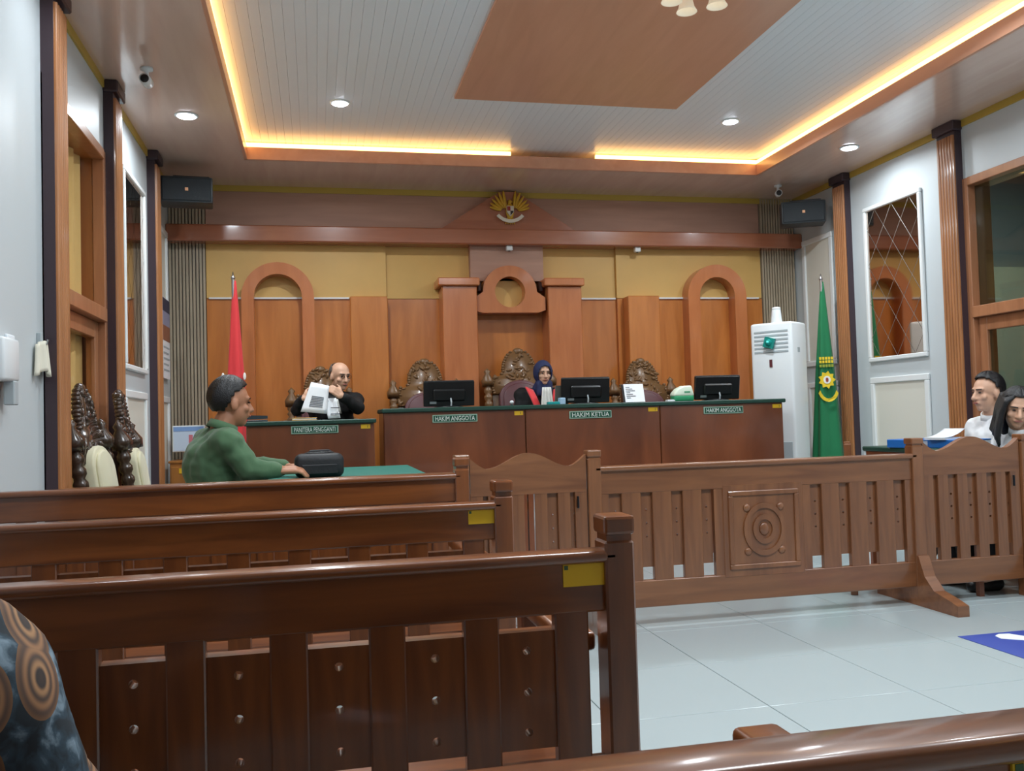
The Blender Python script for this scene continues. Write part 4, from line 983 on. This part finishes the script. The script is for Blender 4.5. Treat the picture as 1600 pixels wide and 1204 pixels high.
def person(label, root, J, skin, cloth, hair='short', hair_mat=None, leg_m=None, hs=1.0, bulk=1.0, head_f=(0, -1, 0), head_u=(0, 0, 1), hands=((), ()), sleeve=1.0, voxel=.009, group=None, hairline=(.48, .02, .02, 1.5)):
    """J: joints in world space"""
    t = thing('person', label, 'person', root, 0, group); O = V3(root)
    J = {k: V3(v)-O for k, v in J.items()}
    hc = J['head']; f, r, u = frame(head_f, head_u); RM = Matrix((r, f, u)).transposed()
    H = lambda a, b, c_: hc+(r*a+f*b+u*c_)*hs
    b = MB()
    b.ell(H(0, -.012, .032), (.076*hs, .094*hs, .086*hs), RM, 20, 14)
    b.ell(H(0, .022, -.035), (.060*hs, .066*hs, .078*hs), RM, 18, 12)
    b.ell(H(0, .052, -.088), (.030*hs, .030*hs, .024*hs), RM, 12, 8)
    b.ell(H(0, .068, .03), (.055*hs, .02*hs, .018*hs), RM, 12, 8)
    b.cap(H(0, .084, .012), H(0, .106, -.026), .010*hs, .0145*hs, 8)
    for s_ in (-1, 1):
        b.ell(H(s_*.078, -.01, -.008), (.011*hs, .02*hs, .032*hs), RM, 10, 8); b.ell(H(s_*.04, .06, -.022), (.024*hs, .02*hs, .02*hs), RM, 10, 8)
        b.ell(H(s_*.013, .096, -.03), (.011*hs, .011*hs, .008*hs), RM, 8, 6)
    b.ell(H(0, .084, -.056), (.027*hs, .012*hs, .012*hs), RM, 10, 6)
    b.cap(J['neck'], H(0, -.02, -.07), .056*bulk, .052*hs, 12)
    sh = (J['sR']-J['sL']).normalized()
    def torso(mb, e):
        upv = (J['chest']-J['pelvis']).normalized(); fx_ = upv.cross(sh).normalized(); R_ = Matrix((sh, fx_, upv)).transposed(); B = bulk
        mb.ell(J['pelvis'], (.175*B+e, .125*B+e, .125+e), R_); mid = J['pelvis'].lerp(J['chest'], .5)
        mb.ell(mid, (.152*B+e, .118*B+e, .16+e), R_); mb.ell(J['chest'], (.168*B+e, .118*B+e, .17+e), R_)
        sm = (J['sR']+J['sL'])/2
        mb.cap(J['sL'], J['sR'], .062*B+e, .062*B+e); mb.cap(sm-upv*.03, J['neck']-upv*.01, .085*B+e, .055+e*.6)
        for s_ in ('R', 'L'): mb.cap(J['chest'].lerp(J['s'+s_], .35), J['s'+s_], .1*B+e, .062*B+e)
    torso(b, 0)
    for i, s_ in enumerate(('R', 'L')):
        b.cap(J['s'+s_], J['e'+s_], .050*bulk, .040*bulk); b.cap(J['e'+s_], J['w'+s_], .040*bulk, .027*bulk)
        if hands[i]: hand(b, J['w'+s_], *hands[i], s=hs)
        else: hand(b, J['w'+s_], J['w'+s_]-J['e'+s_], (0, 0, 1), sh*(-1 if s_ == 'R' else 1), s=hs)
        b.cap(J['h'+s_], J['k'+s_], .082*bulk, .055); b.cap(J['k'+s_], J['a'+s_], .055, .036); b.cap(J['a'+s_], J['t'+s_], .036, .03)
    remeshed(b, 'body', skin, t, voxel*.75, 2, .4)
    # face
    for s_ in (-1, 1):
        MB().ell(H(s_*.031, .080, .010), (.011*hs, .007*hs, .005*hs), RM, 10, 6).build('eye', eye_m, t, True)
        MB().cap(H(s_*.015, .090, .030), H(s_*.048, .078, .031), .0038*hs, .003*hs, 8).build('eyebrow', brow_m, t, True)
    MB().ell(H(0, .0935, -.056), (.024*hs, .006*hs, .007*hs), RM, 12, 6).build('lips', lip_m, t, True)
    # clothes
    c_ = MB(); torso(c_, .014)
    for s_ in ('R', 'L'):
        c_.cap(J['s'+s_], J['e'+s_], .066*bulk, .054*bulk); c_.cap(J['e'+s_], J['e'+s_].lerp(J['w'+s_], .88*sleeve), .054*bulk, .042*bulk)
    cb_ = remeshed(c_, 'top', cloth, t, voxel, 3)
    tex = bpy.data.textures.get('fold_noise') or bpy.data.textures.new('fold_noise', 'CLOUDS'); tex.noise_scale = .085; tex.noise_depth = 1
    bake(cb_, ('DISPLACE', {'texture': tex, 'strength': .028, 'mid_level': .5, 'texture_coords': 'LOCAL'}), ('SMOOTH', {'iterations': 2, 'factor': .5}))
    cb_.data.polygons.foreach_set('use_smooth', [True]*len(cb_.data.polygons))
    l_ = MB()
    for s_ in ('R', 'L'):
        l_.cap(J['h'+s_], J['k'+s_], .098*bulk, .07); l_.cap(J['k'+s_], J['k'+s_].lerp(J['a'+s_], .92), .07, .052)
    l_.ell(J['pelvis']-V3((0, 0, .03)), (.18*bulk, .14*bulk, .11)); remeshed(l_, 'trousers', leg_m or trousers_m, t, .014, 3)
    for s_ in ('R', 'L'):
        d = (J['t'+s_]-J['a'+s_]); d.z = 0; d.normalize(); so = MB(); so.cap(J['a'+s_]-V3((0, 0, J['a'+s_].z-.04)), J['a'+s_]-V3((0, 0, J['a'+s_].z-.035))+d*.16, .042, .034); so.build('shoe', shoe_m, t, True)
    # collar
    if hair in ('short', 'bald', 'long'):
        nk = (hc-J['neck']).normalized(); co_ = MB(); co_.tube([J['neck']-nk*.012, J['neck']+nk*.03], [.076*bulk, .066*bulk], 18, False); o = co_.build('collar', cloth, t, True); bake(o, ('SOLIDIFY', {'thickness': .006}))
    # hair
    hm = hair_mat or hair_m
    if hair in ('short', 'bald', 'long'):
        seg, rg = 40, 26; vs_ = []; keep = []
        for i in range(rg+1):
            th = PI*i/rg
            for k in range(seg):
                a = 2*PI*k/seg; x_, y_, z_ = math.sin(th)*math.cos(a), math.sin(th)*math.sin(a), math.cos(th)
                wob = 1+.025*math.sin(9*a+3*th)+.015*math.sin(17*a)
                vs_.append(H(x_*.081*wob, -.014+y_*.099*wob, (.034+z_*(.103 if hair == 'short' and z_ > 0 else .093)*wob)))
                face = hair != 'bald' and z_ < hairline[0] and y_ > hairline[1]+max(0, z_-hairline[2])*hairline[3] or hair == 'bald' and y_ > .1
                low = z_ < (-.80 if hair != 'bald' else -.55)
                side = z_ < -.05 and y_ > -.12-.35*max(0, -z_-.3)
                topb = hair == 'bald' and z_ > .55-.35*y_
                keep.append(not (face or low or side or topb))
        fs = []
        for i in range(rg):
            for k in range(seg):
                q = (i*seg+k, i*seg+(k+1) % seg, (i+1)*seg+(k+1) % seg, (i+1)*seg+k)
                if all(keep[j] for j in q): fs.append(q)
        hb = MB(); hb.add(vs_, fs); o = hb.build('hair', hm, t, True)
        bm = bmesh.new(); bm.from_mesh(o.data); bmesh.ops.remove_doubles(bm, verts=bm.verts, dist=.0005)
        bmesh.ops.delete(bm, geom=[v for v in bm.verts if not v.link_faces], context='VERTS'); bm.to_mesh(o.data); bm.free()
        bake(o, ('SOLIDIFY', {'thickness': .012 if hair != 'bald' else .006, 'offset': .6}), ('SUBSURF', {'levels': 1}))
        o.data.polygons.foreach_set('use_smooth', [True]*len(o.data.polygons))
    if hair == 'long':
        lk = MB(); rn = random.Random(4)
        for s_ in (-1, 1):
            for j in range(11):
                y0 = .062-.016*j; q = rn.uniform(-.006, .006); q2 = rn.uniform(-.012, .012)
                pts = [H(s_*.03, y0*.8, .105-abs(y0)*.2), H(s_*.074, y0, .055), H(s_*.09, y0, -.02), H(s_*(.094+q), y0+.012, -.09), H(s_*(.10+q2), y0+.03, -.17), H(s_*(.088-q2), y0+.045+q, -.205-rn.uniform(0, .03))]
                lk.tube(pts, [.012*hs, .017*hs, .018*hs, .019*hs, .018*hs, .006*hs], 8)
        lk.cap(H(0, -.09, .03), H(0, -.1, -.18), .05*hs, .055*hs); o = remeshed(lk, 'long_hair', hm, t, .006, 1)
    return t, H, RM, O

def seated(px_, py_, fx, fy, seat, chest, head, neck, dz=0., half=.19, lean=0.):
    """lower body for a seated figure facing (fx,fy)"""
    f = V3((fx, fy, 0)).normalized(); r = V3((f.y, -f.x, 0)); P = V3((px_, py_, seat+.10)); J = {'pelvis': P}
    for s_, k in (('R', 1), ('L', -1)):
        J['h'+s_] = P+r*.09*k-V3((0, 0, .03)); J['k'+s_] = P+r*.12*k+f*.42-V3((0, 0, .01)); J['a'+s_] = V3((J['k'+s_].x, J['k'+s_].y, dz+.09))-f*.02; J['t'+s_] = J['a'+s_]+f*.14-V3((0, 0, .05))
    J['chest'] = V3(chest); J['head'] = V3(head); J['neck'] = V3(neck); return J, f, r

# man in the green shirt at the teal table
J, f, r = seated(-.46, 4.88, .93, .37, .455, (-.525, 4.885, .86), (-.430, 4.90, 1.195), (-.475, 4.885, 1.07))
mid = V3((-.500, 4.885, .995)); J['sR'] = mid+r*.18; J['sL'] = mid-r*.18
J['eR'] = V3((-.335, 4.70, .86)); J['wR'] = V3((-.185, 4.725, .85)); J['eL'] = V3((-.36, 5.08, .86)); J['wL'] = V3((-.16, 5.01, .85))
person('man in an olive green shirt seated sideways with a black bag before him', (-.46, 4.88, 0), J, skin_a, shirt_green, 'short', hs=1.04, head_f=(.90, .42, -.06), bulk=1.1, hairline=(.6, .03, .05, 1.6),
       hands=(((1, .06, 0), (0, -.3, 1), (0, 1, 0), .5), ((1, -.3, 0), (0, .3, 1), (0, -1, 0), .5)))
# clerk holding papers
J, f, r = seated(.12, 7.18, .1, -1, .875, (.12, 7.13, 1.14), (.185, 7.02, 1.435), (.15, 7.10, 1.30), dz=.40)
mid = V3((.125, 7.12, 1.255)); J['sR'] = mid+r*.17; J['sL'] = mid-r*.17
J['eR'] = V3((-.14, 6.94, 1.185)); J['wR'] = V3((-.085, 6.80, 1.265)); J['eL'] = V3((.31, 6.93, 1.19)); J['wL'] = V3((.185, 6.80, 1.28))
t, H, RM, O = person('balding clerk in a black robe holding up white papers at the desk', (.12, 7.18, .40), J, skin_b, robe_black, 'bald', hair_g, robe_black, hs=.90, head_f=(.50, -.85, -.18), bulk=.92,
       hands=(((.8, -.25, .45), (-.2, -1, .2), (.2, 0, 1), .8), ((-.7, -.2, .55), (.2, -1, .2), (0, 0, 1), .8)))
for s_ in (-1, 1):
    A = [(.018*math.cos(2*PI*i/14), .014*math.sin(2*PI*i/14)) for i in range(14)]
    mb = MB(); pts = [H(s_*.031+a, .096, .008+c_) for a, c_ in A]; mb.tube(pts+[pts[0]], .0022, 6, False); mb.build('spectacle_rim', steel, t, True)
mb = MB(); c0 = V3((.135, 6.985, 1.20))-O
mb.quadgrid(lambda u, v: tuple(c0+V3(((-.03-.025*v)+(.06+.05*v)*u, -.035-.012*math.sin(u*16), -.09*v*1.2+.06))), 12, 4); bake(mb.build('jabot', flag_white, t, True), ('SOLIDIFY', {'thickness': .004}))
# his papers
t = thing('paper_sheet', 'printed white sheet held up in both hands of the clerk', 'paper', (-.0, 6.745, 1.17), .05)
mb = MB(); cs = [(-.11, 0, .0), (.075, -.01, -.02), (.10, .02, .185), (-.03, .02, .215)]
def bil(u, v, off=0):
    a = V3(cs[0]).lerp(V3(cs[1]), u); b_ = V3(cs[3]).lerp(V3(cs[2]), u); p = a.lerp(b_, v); p.y += -.015*math.sin(PI*u)+off; return tuple(p)
mb.quadgrid(bil, 8, 6); sh = mb.build('sheet', paper, t, True); bake(sh, ('SOLIDIFY', {'thickness': .002}))
for k in range(7):
    pb = MB(); v0 = .2+k*.055; pb.quadgrid(lambda u, v: bil(.25+.55*u, v0+.03*v, -.003), 6, 1); pb.build('print_line', ink, sh)
t = thing('paper_sheet', 'second white sheet hanging beside the clerk white collar', 'paper', (.125, 6.755, 1.115), -.05)
mb = MB(); mb.quadgrid(lambda u, v: (-.04+.09*u-.03*v, .02*math.sin(3*u)+.02*v, .15*v), 6, 5); sh = mb.build('sheet', paper, t, True); bake(sh, ('SOLIDIFY', {'thickness': .002}))
for k in range(2): MB().box(-.02, .045, .002, .006, .03+.045*k, .036+.045*k).build('print_line', ink, sh)

# presiding judge with navy headscarf
J, f, r = seated(1.80, 7.26, -.05, -1, .895, (1.81, 7.24, 1.13), (1.82, 7.16, 1.435), (1.815, 7.22, 1.29), dz=.40)
mid = V3((1.81, 7.23, 1.26)); J['sR'] = mid+r*.155; J['sL'] = mid-r*.155
J['eR'] = V3((1.62, 7.20, 1.06)); J['wR'] = V3((1.70, 7.08, 1.08)); J['eL'] = V3((1.99, 7.20, 1.06)); J['wL'] = V3((1.92, 7.08, 1.08))
t, H, RM, O = person('judge in navy headscarf and black robe with red collar and white jabot', (1.80, 7.28, .40), J, skin_b, robe_black, 'hijab', None, robe_black, hs=.80, head_f=(.05, -1, -.12), bulk=.86)
seg, rg = 44, 30; vs_ = []; keep = []; hs = .80
for i in range(rg+1):
    th = PI*i/rg
    for k in range(seg):
        a = 2*PI*k/seg; x_, y_, z_ = math.sin(th)*math.cos(a), math.sin(th)*math.sin(a), math.cos(th)
        vs_.append(H(x_*.096, -.01+y_*.112, .012+z_*.125)); keep.append(not (y_ > .3 and (x_/.66)**2+((z_+.18)/.72)**2 < 1) and z_ > -.93)
fs = [q for i in range(rg) for k in range(seg) for q in [(i*seg+k, i*seg+(k+1) % seg, (i+1)*seg+(k+1) % seg, (i+1)*seg+k)] if all(keep[j] for j in q)]
hb = MB(); hb.add(vs_, fs); o = hb.build('headscarf', hijab_m, t, True)
bm = bmesh.new(); bm.from_mesh(o.data); bmesh.ops.remove_doubles(bm, verts=bm.verts, dist=.0005); bmesh.ops.delete(bm, geom=[v for v in bm.verts if not v.link_faces], context='VERTS'); bm.to_mesh(o.data); bm.free()
bake(o, ('SOLIDIFY', {'thickness': .01, 'offset': -.5}), ('SUBSURF', {'levels': 1})); o.data.polygons.foreach_set('use_smooth', [True]*len(o.data.polygons))
dr = MB(); dr.cap(H(0, -.01, -.09), H(0, -.02, -.15), .062, .085); dr.cap(H(-.05, .04, -.10), H(-.03, .085, -.26), .032, .03); dr.cap(H(.05, .04, -.10), H(.06, .07, -.2), .03, .024); remeshed(dr, 'scarf_drape', hijab_m, t, .008, 3)
cc = V3((1.81, 7.115, 1.30))-O
for s_ in (-1, 1):
    mb = MB()
    def band(u, v, s_=s_):
        a = V3((s_*.115, .03, .018)).lerp(V3((s_*.045, -.045, -.22)), v); wv = .04
        p = a+V3((s_*(u-.5)*wv*1.6, -.035*math.sin(PI*v)-.016, (u-.5)*.03)); return tuple(cc+p)
    mb.quadgrid(band, 4, 12); o = mb.build('red_collar', red_cloth, t, True); bake(o, ('SOLIDIFY', {'thickness': .012}))
mb = MB(); mb.quadgrid(lambda u, v: tuple(cc+V3(((-.034-.02*v)+(.068+.04*v)*u, -.085-.012*v-.006*math.sin(u*20), .02-.19*v))), 16, 6); o = mb.build('jabot', flag_white, t, True); bake(o, ('SOLIDIFY', {'thickness': .006}))

# man in white, in profile, by the right door
J, f, r = seated(4.33, 5.15, -1, .02, .42, (4.30, 5.10, .80), (4.235, 5.05, 1.15), (4.285, 5.08, 1.00))
mid = V3((4.29, 5.09, .93)); J['sR'] = mid+r*.15; J['sL'] = mid-r*.15
J['eR'] = V3((4.26, 5.27, .66)); J['wR'] = V3((4.08, 5.2, .60)); J['eL'] = V3((4.24, 4.91, .66)); J['wL'] = V3((4.06, 5.0, .60))
person('man with short black hair in a white shirt seen in profile at the right door', (4.33, 5.15, 0), J, skin_b, shirt_white, 'short', hs=1.0, head_f=(-.98, .02, -.05), bulk=.92, hairline=(.70, .22, .3, 1.5))
# woman with long hair
J, f, r = seated(4.24, 4.70, -1, 0, .42, (4.15, 4.66, .74), (4.055, 4.60, 1.052), (4.10, 4.635, .915))
mid = V3((4.12, 4.64, .85)); J['sR'] = mid+r*.15; J['sL'] = mid-r*.15
J['eR'] = V3((4.02, 4.84, .70)); J['wR'] = V3((3.90, 4.76, .64)); J['eL'] = V3((4.04, 4.52, .68)); J['wL'] = V3((3.92, 4.62, .64))
person('woman with long black hair in white looking down, in front of the man in white', (4.24, 4.70, 0), J, skin_b, shirt_white, 'long', hs=.96, head_f=(-.50, -.80, -.30), head_u=(-.05, -.3, 1), bulk=.86)
# neighbour in batik at the left edge
J, f, r = seated(-.47, .80, .0, 1, .425, (-.47, .80, .735), (-.49, .88, 1.13), (-.48, .82, .955))
mid = V3((-.475, .80, .872)); J['sR'] = mid+r*.185; J['sL'] = mid-r*.185
J['eR'] = V3((-.172, .88, .62)); J['wR'] = V3((-.30, 1.05, .58)); J['eL'] = V3((-.70, .83, .66)); J['wL'] = V3((-.62, 1.05, .62))
person('man in a dark blue batik shirt with brown roundels at the left edge', (-.47, .80, 0), J, skin_a, batik_m, 'short', hs=1.0, head_f=(-.2, 1, 0), bulk=1.06)
